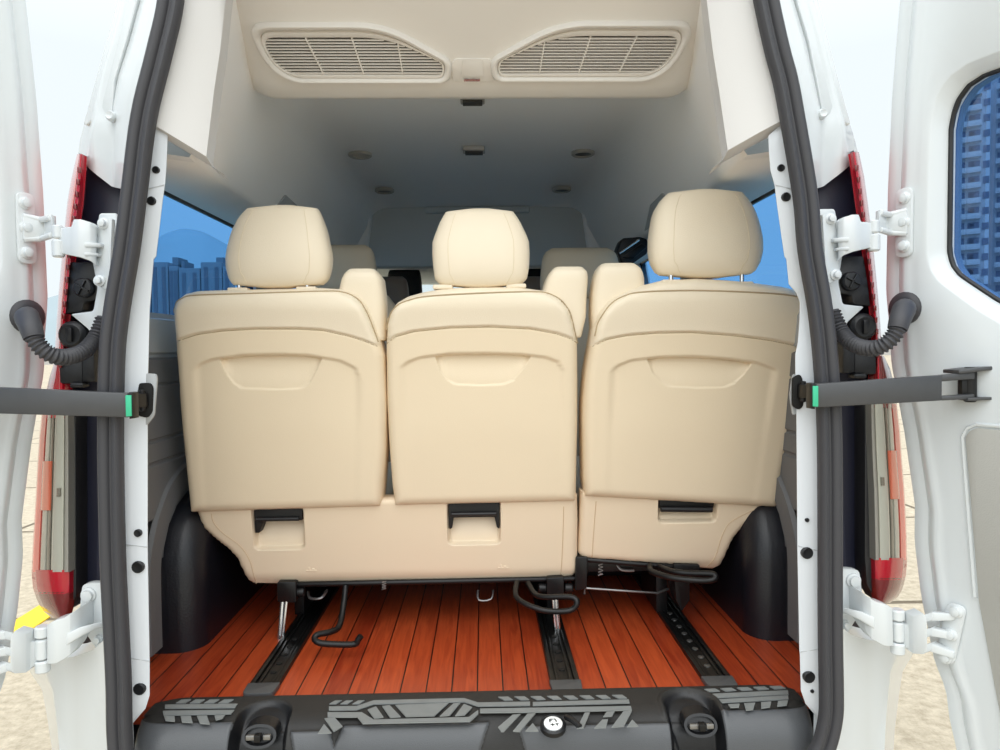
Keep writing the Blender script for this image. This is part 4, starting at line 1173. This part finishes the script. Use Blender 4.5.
ss, sq, spl, pk2 = base_shell(single, [(580.5,490),(579.5,520),(578,552),(582,557.5),(640,562),(700,567),(712,568.5),(720,565),(726,552),(733,537),(744,524),(758,516),(770,508),(774,496)], (1.965, .82, 1.935, 1.03), [[(657,494),(715,521)]],
               [[(595,500),(592,540),(591,558)], [(760,505),(744,512),(727,522),(719,537),(714,553),(706,567)]], None)
x0_, x1_, z0, z1 = pk2[0]; h = z1-z0
b = MB(); b.prism([V((x, 1.945, z)) for x, z in [(x0_+.006, z0+h*.50), (x1_-.010, z0+h*.50), (x1_-.006, z1), (x0_+.004, z1)]], (0, .06, 0)); b.build('release_slot', mat('slot_black', (12, 11, 11), .6), single, bevel=.002)
b = MB(); b.cyl((x0_+.006, 1.938, z0+h*.52), (x1_-.016, 1.938, z0+h*.47), .008); b.build('release_bar', BLACKP, single)
x0 = B(583, 495)[0]; x1 = B(776, 495)[0]; shaped_cushion(single, x0, x1, 2.05, 2.50, 1.01, LEATHER)
b = MB(); b.tube([g(586, 559.5, 1.97), g(690, 568, 1.97)], .008, 8); b.box((.44, 2.2, .82), (.36, .40, .035)); b.build('under_frame', BLACKM, single, bevel=.002)
b = MB(); b.prism(rounded([g(576, 557, 1.955), g(588, 557, 1.955), g(587, 589, 1.955), g(575, 591, 1.955)], .004, 2), (0, .08, 0)); b.build('mount_bracket', BLACKM, single, bevel=.003)
b = MB(); b.prism(rounded([g(674, 564, 1.955), g(700, 565, 1.955), g(700, 571, 1.955), g(690, 575, 1.955), g(690, 600, 1.955), g(682, 612, 1.955), g(676, 600, 1.955)], .004, 2), (0, .06, 0)); b.build('mount_bracket', BLACKM, single, bevel=.003)
b = MB(); b.box(V((.548, 2.16, .73)), (.034, .20, .15)); b.build('rail_foot', BLACKM, single, bevel=.004)
b = MB(); b.box((.46, 2.42, .725), (.34, .05, .13)); b.build('shade_block', BLACKM, single, bevel=.004)  # another added box, hides the bright floor beyond the single seat
b = MB(); b.tube(catmull([g(650, 566, 1.96), g(651, 571, 1.92), g(668, 577, 1.87), g(690, 580, 1.84), g(708, 580.5, 1.83), g(715, 578, 1.83), g(712, 574, 1.84), g(690, 573.5, 1.87), g(672, 571.5, 1.90), g(660, 567, 1.96)], 5), .0085, 10); b.build('release_lever', BLACKM, single)
b = MB(); b.tube([g(584.5, 594, 1.96), g(585, 588, 1.96), g(620, 590.5, 1.96), g(657, 593, 1.97), g(668, 589, 2.0)], .0035, 8); b.build('tie_rod', STEEL, single)
b = MB(); b.tube([g(600.5+2.4*math.cos(k*.9), 563.5+k*.5, 1.97) for k in range(26)], .0013, 6); b.build('spring', STEEL, single)
b = MB(); b.tube(catmull([g(617, 565, 2.0), g(622, 570, 1.99), g(634, 570.5, 1.99)], 4), .004, 8); b.build('latch_wire', STEEL, single)

# -------- seats farther forward
def far_seat(nm, label, u, y, v_top, w, hr_h, m, group, wide=.50, e=3.2):
    c = WY(u, v_top, y); root = thing(nm, label, 'seat', V((c.x, y, FZ)), group)
    zt = c.z; X = V((1, 0, 0)); Y = V((0, 1, 0))
    L = []
    for k in range(15):
        t = k/14; z = zt-hr_h+hr_h*t; r = math.sqrt(max(.04, 1-abs(2*t-1)**5))
        ww = w*(1-.18*max(0, t-.35)**1.3)
        L.append(suploop(V((c.x, y+.06+.02*t, z)), X, Y, ww/2*(.72+.28*r), .055*r, e, 28))
    b = MB(); b.loft(L); b.build('headrest', m, root, angle=70)
    zb = zt-hr_h+.005
    for dx in (-.07, .07):
        b = MB(); b.cyl((c.x+dx, y+.06, zb-.04), (c.x+dx, y+.06, zt-hr_h+.03), .006); b.build('headrest_post', CHROME, root)
    L = []
    for k in range(17):
        t = k/16; z = lerp(FZ+.36, zb, t); r = math.sqrt(max(.04, 1-max(0, (t-.82)/.18)**3)); 
        L.append(suploop(V((c.x, y+.12-.06*t, z)), X, Y, wide/2*(.90+.10*math.sin(math.pi*min(1, t*1.2)))*(.80+.20*r), .075*r+.004, 4.5, 36))
    b = MB(); b.loft(L); b.build('backrest', m, root, angle=70)
    shaped_cushion(root, c.x-wide/2, c.x+wide/2, y+.14, y+.58, FZ+.36, m)
    b = MB(); b.box((c.x, y+.36, FZ+.15), (wide*.8, .34, .29)); b.build('pedestal', BLACKM, root, bevel=.02)
    return root
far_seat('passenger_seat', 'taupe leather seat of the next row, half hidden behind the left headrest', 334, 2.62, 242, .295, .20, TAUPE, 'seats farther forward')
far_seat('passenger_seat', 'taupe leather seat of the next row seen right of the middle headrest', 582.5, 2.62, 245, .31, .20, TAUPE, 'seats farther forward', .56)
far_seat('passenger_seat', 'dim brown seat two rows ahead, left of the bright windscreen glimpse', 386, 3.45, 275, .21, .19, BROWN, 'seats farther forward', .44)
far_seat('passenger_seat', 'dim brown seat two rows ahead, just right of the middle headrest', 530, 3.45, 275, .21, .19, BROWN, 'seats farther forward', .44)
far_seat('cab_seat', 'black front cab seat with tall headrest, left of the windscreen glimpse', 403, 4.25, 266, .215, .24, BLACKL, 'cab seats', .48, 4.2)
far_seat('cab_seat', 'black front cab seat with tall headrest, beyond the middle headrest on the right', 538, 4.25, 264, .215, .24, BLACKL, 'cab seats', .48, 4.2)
# ================================================================ FLOOR FITTINGS: wheel arches, rails, sill plate
def arch(s):
    poly = [(1.855, FZ), (1.857, .86), (1.875, .93), (1.91, .985), (1.96, 1.025), (2.03, 1.05), (2.15, 1.06), (2.55, 1.06), (2.70, 1.0), (2.76, .85), (2.77, FZ)]
    b = MB(); xo, xi = .93, .742
    def ring(x, k): 
        cy, cz = 2.3, .8
        return [V((s*x, cy+(y-cy)*k[0], FZ+(z-FZ)*k[1])) for y, z in poly]
    L = [[V((s*(xo if y < 1.862 else .846), y, z)) for y, z in poly]]
    for i in range(1, 9):
        a = math.pi/2*i/8; r = .075
        x = xi+r*(1-math.sin(a)); ins = r*(1-math.cos(a))
        L.append([V((s*x, y+ins*(1 if y < 2.3 else -1)*(1 if z < .95 or True else 0), max(FZ, z-ins*(1 if z > .9 else 0)))) for y, z in poly])
    b.loft(L, False, True)
    o = b.build('wheel_arch', ARCHM, label='black moulded wheel arch cover on the floor along the %s wall' % ('left' if s < 0 else 'right'), cat='wheel arch cover', group='wheel arch covers', angle=45)
    b = MB(); pth = [(1.80, FZ+.03), (1.803, .88), (1.825, .955), (1.87, 1.02), (1.94, 1.075), (2.05, 1.105), (2.2, 1.11)]
    rows = []
    for y, z in catmull([(y, z, 0) for y, z in pth], 5) and [(p.x, p.y) for p in catmull([(y, z, 0) for y, z in pth], 5)]:
        rows.append((y, z))
    loops = []
    for i, (y, z) in enumerate(rows):
        a = V(rows[max(0, i-1)]); c = V(rows[min(len(rows)-1, i+1)]); t = (c-a).normalized(); nrm = V((t[1], -t[0]))
        loops.append([V((s*.84, y+nrm.x*.035, z+nrm.y*.035)), V((s*.828, y+nrm.x*.03, z+nrm.y*.03)), V((s*.828, y-nrm.x*.03, z-nrm.y*.03)), V((s*.84, y-nrm.x*.035, z-nrm.y*.035))])
    b.loft(loops); b.build('arch_border', GREYT, o)
arch(-1); arch(1)

def rail(e, f, label, lights=False):
    """e, f: pixel of the end cap and of a point farther along the rail"""
    p = WZ(*e, FZ+.006); x = f
    root = thing('seat_rail', label, 'seat rail', V((p.x, p.y, FZ)), 'floor seat rails')
    w = .036; y0, y1 = p.y+.02, 2.75
    b = MB(); b.box((x, (y0+y1)/2, FZ+.001), (w*2, y1-y0, .004)); 
    for dx in (-1, 1):
        b.box((x+dx*(w-.007), (y0+y1)/2, FZ+.006), (.012, y1-y0, .010))
        b.box((x+dx*(w*.45), (y0+y1)/2, FZ+.004), (.009, y1-y0, .006))
    b.build('channel', mat('rail_black', (20, 20, 20), .3, .2), root, bevel=.0015)
    b = MB(); b.prism(rounded([V((x-w-.002, p.y+.03, FZ)), V((x-w+.001, p.y-.022, FZ)), V((x+w-.001, p.y-.022, FZ)), V((x+w+.002, p.y+.03, FZ))], [.003, .012, .012, .003], 4), (0, 0, .012)); b.build('end_cap', mat('rail_cap_grey', (74, 75, 76), .5), root, bevel=.003)
    for k in range(8 if lights else 5):
        b = MB(); b.lathe((x, p.y+.10+k*.05, FZ+.003), (0, 0, 1), [(.008, 0), (.008, .002), (.003, .003)], 12)
        b.build('lock_hole', STEEL if lights else mat('hole_black', (6, 6, 6), .7), root)
rail((262, 691), WZ(262, 691, FZ).x, 'black floor rail with grey end cap, left of three')
rail((566, 688), WZ(566, 688, FZ).x, 'black floor rail with grey end cap, middle of three')
rail((719, 684), WZ(719, 684, FZ).x, 'black floor rail with grey end cap, right of three', True)

# ---------------- sill plate
sill = thing('sill_plate', 'charcoal plastic sill plate with grey tread strips across the doorway', 'sill plate', (0, 1.5, .60))
SP = [(1.598, .646), (1.595, .658), (1.588, .663), (1.578, .6645), (1.556, .6645), (1.530, .664), (1.505, .662), (1.485, .656), (1.470, .645), (1.458, .628), (1.450, .607), (1.444, .575), (1.440, .53), (1.438, .46)]
SPf = catmull([(y, z, 0) for y, z in SP], 6); SPf = [(p.x, p.y) for p in SPf]
SN = []
for i in range(len(SPf)):
    a = SPf[max(0, i-1)]; c = SPf[min(len(SPf)-1, i+1)]; t = V((c[0]-a[0], c[1]-a[1])).normalized(); SN.append((t[1], -t[0]) if True else 0)
XW = .735
RC = [-.464, .470]
def sill_pt(x, i, lift=0.0):
    y, z = SPf[i]; ny, nz = SN[i]
    e = max(0, (abs(x)-(XW-.075))/.075); k = 1-math.sqrt(max(0, 1-e*e))
    y2 = y; z2 = z
    if y < 1.52: y2 = y+.05*k
    if y > 1.58: y2 = y-.03*k
    z2 = z-.012*k
    return V((x, y2-ny*-lift, z2+nz*-1*-lift)) if False else V((x, y2+(-abs(ny) if ny != 0 else 0)*lift, z2+abs(nz)*lift))
# position of the profile from arc length for the recesses
def rec(x, i):
    y, z = SPf[i]; s_ = (1.60-y)+max(0, .6645-z)*.9    # grows from the rear edge of the plate to its nose
    h = 0
    for xc in RC:
        d = .061-(abs(x-xc) if s_ > .092 else math.hypot(x-xc, (.092-s_)*1.0))
        h = max(h, .034*sm(0, .016, d)*(.35+.65*sm(.04, .12, s_)))
        h -= .005*math.exp(-((d+.004)/.005)**2)*(1-sm(.12, .15, s_))
    return h
def pads(x, i):
    """raised fields on the nose of the plate"""
    y, z = SPf[i]; s_ = (1.60-y)+max(0, .6645-z)*.9
    h = 0
    for x0, x1, sl, st in ((-.80, RC[0]-.054, 0, .120), (RC[0]+.056, -.315, .4, .150), (-.285, .035, -.5, .138), (.075, RC[1]-.056, .4, .150), (RC[1]+.054, .80, 0, .120)):
        q0, q1 = x0-sl*(s_-.12)*-.6, x1+sl*(s_-.12)*.6
        a = sm(st-.006, st+.008, s_)
        h = max(h, .006*a*sm(0, .010, x-q0)*sm(0, .010, q1-x))
    return h
nx = 800; b = MB(); rows = []
n = len(SPf)
for k in range(nx+1):
    x = lerp(-XW, XW, k/nx)
    r = []
    for i in range(n):
        h = pads(x, i)-rec(x, i); r.append(sill_pt(x, i, h))
    rows.append(r)
P = [p for r in rows for p in r]; o0 = len(b.v); b.v += P
for k in range(nx):
    for i in range(n-1):
        xm = lerp(-XW, XW, (k+.5)/nx)
        b.f.append((k*n+i, k*n+i+1, (k+1)*n+i+1, (k+1)*n+i))
        b.m.append(2 if rec(xm, i) > .0015 else (0 if (pads(xm, i) > .002 or SPf[i][0] > 1.592) else 1))  # nose fields take the tone lightened for reflected sky
b.build('plate_body', [SILL_SHEEN, SILLD, BLACKP], sill, angle=55)
# tread strips
TZ = .6652
def strip_poly(pts, name='tread_strip'):
    q = [WZ(u, v, TZ) for u, v in pts]; q = [V((p.x, min(p.y, 1.586), TZ)) for p in q]
    tb.prism(q, (0, 0, .0022))
def px1(P): return [(120+x*.22, 690+y*.22) for x, y in P]
def px2(P): return [(310+x*.22, 680+y*.22) for x, y in P]
def px3(P): return [(480+x*.22, 680+y*.22) for x, y in P]
def px4(P): return [(650+x*.2, 675+y*.2) for x, y in P]
def ribbon(pts, h):
    """pixel polyline of even height"""
    return list(pts)+[(x, y+h) for x, y in pts[::-1]]
groups = []
tb = MB()
for x in (262, 325, 390, 455): strip_poly(px1([(x-8, 63), (x+18, 47), (x+62, 46), (x+36, 62)]))
strip_poly(px1([(205, 70), (535, 66), (522, 84), (204, 87)]))
strip_poly(px1([(195, 98), (520, 94), (505, 112), (198, 118)]))
strip_poly(px1([(200, 122), (248, 122), (250, 146), (208, 142)]))
strip_poly(px1([(276, 122), (322, 121), (330, 152), (282, 149)]))
strip_poly(px1([(350, 121), (395, 120), (408, 158), (364, 155)]))
strip_poly(px1([(430, 119), (478, 117), (466, 132), (436, 140)]))
tb.build('tread_strips', TREAD, sill, flat=True)
tb = MB()
for x in (100, 150, 205): strip_poly(px2([(x-12, 112), (x+14, 97), (x+45, 96), (x+20, 112)]))
strip_poly(px2(ribbon([(86, 124), (212, 122), (290, 96), (700, 86), (765, 106), (1000, 102)], 17)))
strip_poly(px2(ribbon([(80, 150), (235, 150), (290, 184), (722, 172), (765, 140)], 18)[:5]+[(765, 158), (728, 192), (240, 202), (215, 172), (80, 172)]))
for P in ([(262,138),(300,124),(334,172),(292,178)], [(328,122),(362,118),(412,170),(364,174)], [(388,117),(630,108),(566,166),(436,170)], [(652,110),(684,108),(636,164),(590,168)], [(700,112),(738,128),(704,162),(660,166)]): strip_poly(px2(P))
for P in ([(66,178),(112,174),(148,214),(108,238)], [(36,246),(64,204),(98,244)]): strip_poly(px2(P))
tb.build('tread_strips', TREAD, sill, flat=True)
tb = MB()
for x in range(8): strip_poly(px3([(95+x*75-12, 84), (95+x*75+22, 98), (95+x*75+52, 96), (95+x*75+18, 82)][0:4] if False else [(82+x*74, 80-x*1.2), (128+x*74, 79-x*1.2), (150+x*74, 94-x*1.2), (112+x*74, 96-x*1.2)]))
strip_poly(px3([(240, 104), (676, 92), (680, 108), (240, 120)]))
strip_poly(px3([(0, 134), (686, 122), (690, 140), (240, 150), (0, 152)]))
for P in ([(82,218),(148,162),(184,158),(108,238),(96,238)], [(150,236),(216,157),(252,155),(182,238)], [(206,236),(240,200),(266,236)], [(440,224),(476,152),(500,150),(470,222)], [(520,222),(556,184),(582,182),(572,220)], [(560,170),(576,148),(612,146),(600,168)], [(598,218),(652,146),(690,144),(654,214)], [(668,216),(692,184),(720,213)]): strip_poly(px3(P))
tb.build('tread_strips', TREAD, sill, flat=True)
tb = MB()
for x in range(5): strip_poly(px4([(270+x*82, 74-x*3.4), (325+x*82, 71-x*3.4), (350+x*82, 84-x*3.4), (296+x*82, 88-x*3.4)]))
strip_poly(px4([(312, 98), (690, 80), (692, 100), (330, 118)]))
strip_poly(px4([(340, 126), (690, 106), (692, 124), (362, 142)]))
for P in ([(390,150),(448,147),(444,165),(402,166)], [(470,145),(526,142),(516,176),(480,180)], [(555,140),(606,136),(600,164),(556,170)], [(640,134),(690,130),(684,154),(636,160)]): strip_poly(px4(P))
tb.build('tread_strips', TREAD, sill, flat=True)
# latches in the two recesses
for i, (u, v) in enumerate(((260, 735), (700, 724))):
    c = WY(u, v, 1.472); dz = V((0, .05, .0))
    b = MB(); b.loft([suploop(c+V((0, -.004, 0)), V((1, 0, 0)), V((0, .5, .85)), .034, .022, 2.2, 28), suploop(c+V((0, -.012, .002)), V((1, 0, 0)), V((0, .5, .85)), .031, .018, 2.2, 28), suploop(c+V((0, .03, 0)), V((1, 0, 0)), V((0, .5, .85)), .034, .02, 2.2, 28)][::-1] and
                   [suploop(c+V((0, .03, 0)), V((1, 0, 0)), V((0, .5, .85)), .036, .024, 2.2, 28), suploop(c+V((0, -.006, 0)), V((1, 0, 0)), V((0, .5, .85)), .036, .024, 2.2, 28), suploop(c+V((0, -.006, 0)), V((1, 0, 0)), V((0, .5, .85)), .030, .018, 2.2, 28), suploop(c+V((0, .004, 0)), V((1, 0, 0)), V((0, .5, .85)), .028, .017, 2.2, 28)])
    l = b.build('latch_bezel', BLACKP, sill, angle=50)
    b = MB(); b.box(c+V((-.016, -.010, .001)), (.020, .008, .011)); b.box(c+V((.018, -.010, .001)), (.016, .008, .011)); b.build('striker_bar', STEEL, l, bevel=.0015)
    b = MB(); b.box(c+V((0, -.014, .002)), (.014, .014, .016)); b.build('striker_pawl', BLACKM, l, bevel=.002)
# round white cap with dark marks
c = WZ(553, 724, .664)
b = MB(); b.lathe(V((c.x, c.y, .655)), (0, -.25, 1), [(.027, 0), (.027, .010), (.023, .014), (.020, .010)], 28); cap = b.build('cap_ring', BLACKP, sill)
b = MB(); b.lathe(V((c.x, c.y, .655)), (0, -.25, 1), [(.0195, 0), (.0195, .013), (.0175, .0145), (.004, .0148)], 28); w = b.build('white_cap', WHITEP, cap)
b = MB(); ax = V((0, -.25, 1)).normalized(); fy = V((0, 1, .25)).normalized(); ctr = V((c.x, c.y, .655))+ax*.0153
def mk(x, y, sx, sy, a=0):
    x, y, sx, sy = x*.86, y*.86, sx*.86, sy*.86
    r = Matrix.Rotation(a, 3, 'Z'); b.box(ctr+V((x, 0, 0))+fy*y, (sx, sy, .0008), r)
for m_ in ((-.008,.005,.0022,.012,0),(-.004,.010,.008,.0022,0),(-.0055,.0055,.005,.0020,0),(.007,.006,.0026,.011,.25),(.004,.0105,.004,.002,0),(-.002,-.007,.0022,.012,0),(-.002,-.007,.010,.0022,0),(.009,-.005,.007,.0024,0),(.009,-.008,.0024,.006,0)): mk(*m_)
b.build('cap_marks', INK, w, flat=True)
# rubber lever beside the cap
b = MB(); p0 = WZ(566, 717, .668); p1 = WZ(580, 727, .668); b.tube(catmull([p0, (p0+p1)/2+V((0, -.002, .004)), p1], 4), .006, 8); b.build('cap_lever', BLACKP, sill)
# ================================================================ OUTSIDE, LIGHT, CAMERA
# yellow kerb line left of the van
b = MB(); p = WZ(29, 622, 0)
b.box((p.x-.02, p.y+.4, .004), (.16, 3.4, .008), Matrix.Rotation(.05, 3, 'Z')); b.build('kerb_line', YELLOW, label='yellow painted line on the paving left of the van', cat='road marking')
# distant hill and low building row seen through the left window
def far(u, v, y): return WY(u, v, y)
b = MB(); Y = 260.0; N = 40; loops = []
hp = [(40,300),(90,285),(130,265),(152,243),(165,234),(182,229),(200,231),(215,238),(235,250),(260,270),(300,292),(360,310)]
crest = catmull([far(u, v, Y) for u, v in hp], 5)
loops = []
for k, (f, dy) in enumerate(((0, -60), (.55, -35), (.9, -12), (1, 0), (.8, 25), (0, 60))):
    loops.append([V((p.x*(1+dy/Y), p.y+dy, p.z*f)) for p in crest])
b.loft(loops, False, False, closed=False)
b.build('hill', mat('hill_green_grey', (150, 164, 170), .95, var=.05, vscale=.05), label='rounded distant hill seen through the left side window', cat='hill', angle=80)
random.seed(3)
BL = ['grey block below the hill in the left window, %s of the row' % k for k in ('first from the left', 'second from the left', 'narrow third one', 'middle one', 'third from the right', 'second from the right', 'last on the right')]
for i, (u0, u1, v) in enumerate(((130,150,268),(150,168,262),(168,178,266),(178,200,268),(200,222,262),(222,240,266),(240,270,270))):
    Yb = 120; p, q = far(u0+.3, v, Yb), far(u1-.3, v, Yb)
    root = thing('apartment_block', BL[i], 'building', V(((p.x+q.x)/2, Yb, 0)), 'apartment blocks below the hill')
    h = (p.z+q.z)/2
    b = MB(); b.box(((p.x+q.x)/2, Yb+6, h/2), (abs(q.x-p.x), 12, h)); b.build('walls', mat('far_wall', (112, 120, 130), .9), root, bevel=.15)
    b = MB(); b.box(((p.x+q.x)/2+(i % 2), Yb+6, h+.6), (abs(q.x-p.x)*.35, 4, 1.4)); b.build('roof_house', mat('far_wall', (112, 120, 130), .9), root)
    b = MB()
    nxw = max(2, int(abs(q.x-p.x)/1.6))
    for a in range(nxw):
        b.box((min(p.x, q.x)+(a+.5)*abs(q.x-p.x)/nxw, Yb-.02, h/2), (.6, .1, h*.9))
    b.build('window_bands', mat('far_window', (84, 90, 104), .4), root)
# apartment tower seen through the right door's glass, haze put into its pale colours
def tower(u0, u1, v, D, label):
    d0, d1 = ray(u0, 300), ray(u1, 300); a0, a1 = math.atan2(d0.x, d0.y), math.atan2(d1.x, d1.y)
    am = (a0+a1)/2; w = 2*D*math.tan((a1-a0)/2); h = WY(u0, v, D*math.cos(a0)).z
    c = V((math.sin(am)*D, math.cos(am)*D, 0)); Rz = Matrix.Rotation(-am, 3, 'Z')
    root = thing('apartment_tower', label, 'building', c, 'apartment towers beyond the right door')
    def put(b, nm, m, **k):
        b.v = [c+Rz @ p for p in b.v]; return b.build(nm, m, root, **k)
    b = MB(); b.box((0, 7, h/2), (w, 14, h)); b.box((-w*.2, 6, h+1), (w*.25, 5, 2.4)); b.box((w*.22, 6, h+.8), (w*.2, 5, 2)); put(b, 'walls', mat('tower_wall', (186, 190, 196), .85, var=.04, vscale=.3), bevel=.08)
    nb = max(2, int(w/2.9)); fl = int(h/2.0)
    for k in range(nb):
        x = -w/2+(k+.5)*w/nb
        b = MB()
        for f in range(1, fl):
            b.box((x-.45, -.4, f*2.0), (1.5, .9, .16)); b.box((x-.45, -.8, f*2.0+.35), (1.5, .10, .5))
        put(b, 'balconies', mat('tower_pale', (206, 210, 214), .8), flat=True)
        b = MB()
        for f in range(1, fl):
            b.box((x-.45, -.02, f*2.0+.85), (1.2, .12, 1.3)); b.box((x+.85, -.02, f*2.0+.9), (.7, .12, .9))
        put(b, 'windows', mat('tower_window', (112, 124, 146), .5), flat=True)
tower(955, 984, 80, 112, 'pale apartment tower with stacked balconies, left one beyond the right door window')
tower(988, 1058, 66, 118, 'pale apartment tower with stacked balconies, right one beyond the right door window')

w = bpy.data.worlds.new('overcast_sky'); SC.world = w; w.use_nodes = True
nt = w.node_tree; nt.nodes.clear(); L = nt.links
out = nt.nodes.new('ShaderNodeOutputWorld'); bg = nt.nodes.new('ShaderNodeBackground')
tc = nt.nodes.new('ShaderNodeTexCoord'); sx = nt.nodes.new('ShaderNodeSeparateXYZ'); L.new(tc.outputs['Generated'], sx.inputs[0])
cr = nt.nodes.new('ShaderNodeValToRGB'); L.new(sx.outputs[2], cr.inputs[0])
E_ = cr.color_ramp.elements
E_[0].position = 0.0; E_[0].color = (.60, .585, .54, 1)
E_[1].position = 1.0; E_[1].color = (.96, .985, 1.0, 1)
e = E_.new(.02); e.color = (.86, .93, .96, 1)
e = E_.new(.35); e.color = (.865, .94, .97, 1)
L.new(cr.outputs[0], bg.inputs['Color'])
# brighter overhead and towards the low sun behind the camera
a = nt.nodes.new('ShaderNodeMapRange'); a.inputs['From Min'].default_value = .35; a.inputs['From Max'].default_value = 1.0; a.inputs['To Min'].default_value = 0.0; a.inputs['To Max'].default_value = SKY_TOP
L.new(sx.outputs[2], a.inputs['Value'])
c = nt.nodes.new('ShaderNodeMapRange'); c.inputs['From Min'].default_value = .1; c.inputs['From Max'].default_value = -.9; c.inputs['To Min'].default_value = 0.0; c.inputs['To Max'].default_value = SKY_BACK
L.new(sx.outputs[1], c.inputs['Value'])
s1 = nt.nodes.new('ShaderNodeMath'); s1.operation = 'ADD'; L.new(a.outputs[0], s1.inputs[0]); L.new(c.outputs[0], s1.inputs[1])
s2 = nt.nodes.new('ShaderNodeMath'); s2.operation = 'ADD'; L.new(s1.outputs[0], s2.inputs[0]); s2.inputs[1].default_value = 1.0
L.new(s2.outputs[0], bg.inputs['Strength']); L.new(bg.outputs[0], out.inputs['Surface'])
sun = bpy.data.lights.new('overcast_sun', 'SUN'); sun.energy = SUN_E; sun.angle = math.radians(70); sun.color = (1.0, .985, .96)
so = bpy.data.objects.new('overcast_sun', sun); COL.objects.link(so); so.rotation_euler = (math.radians(38), 0, math.radians(-6)); so.location = (0, -5, 8)

cam = bpy.data.cameras.new('camera'); cam.sensor_fit = 'HORIZONTAL'; cam.sensor_width = 36; cam.lens = F/1000*36
cam.clip_start = .02; cam.clip_end = 1000
co = bpy.data.objects.new('camera', cam); COL.objects.link(co)
M4 = MR.to_4x4(); M4.translation = CAM; co.matrix_world = M4
SC.camera = co
SC.view_settings.view_transform = 'Standard'; SC.view_settings.look = 'None'
SC.view_settings.gamma = 1.0; SC.view_settings.use_curve_mapping = False
SC.view_settings.exposure = EXPO
SC.cycles.use_denoising = True
SC.cycles.max_bounces = 16; SC.cycles.diffuse_bounces = 12; SC.cycles.transparent_max_bounces = 12
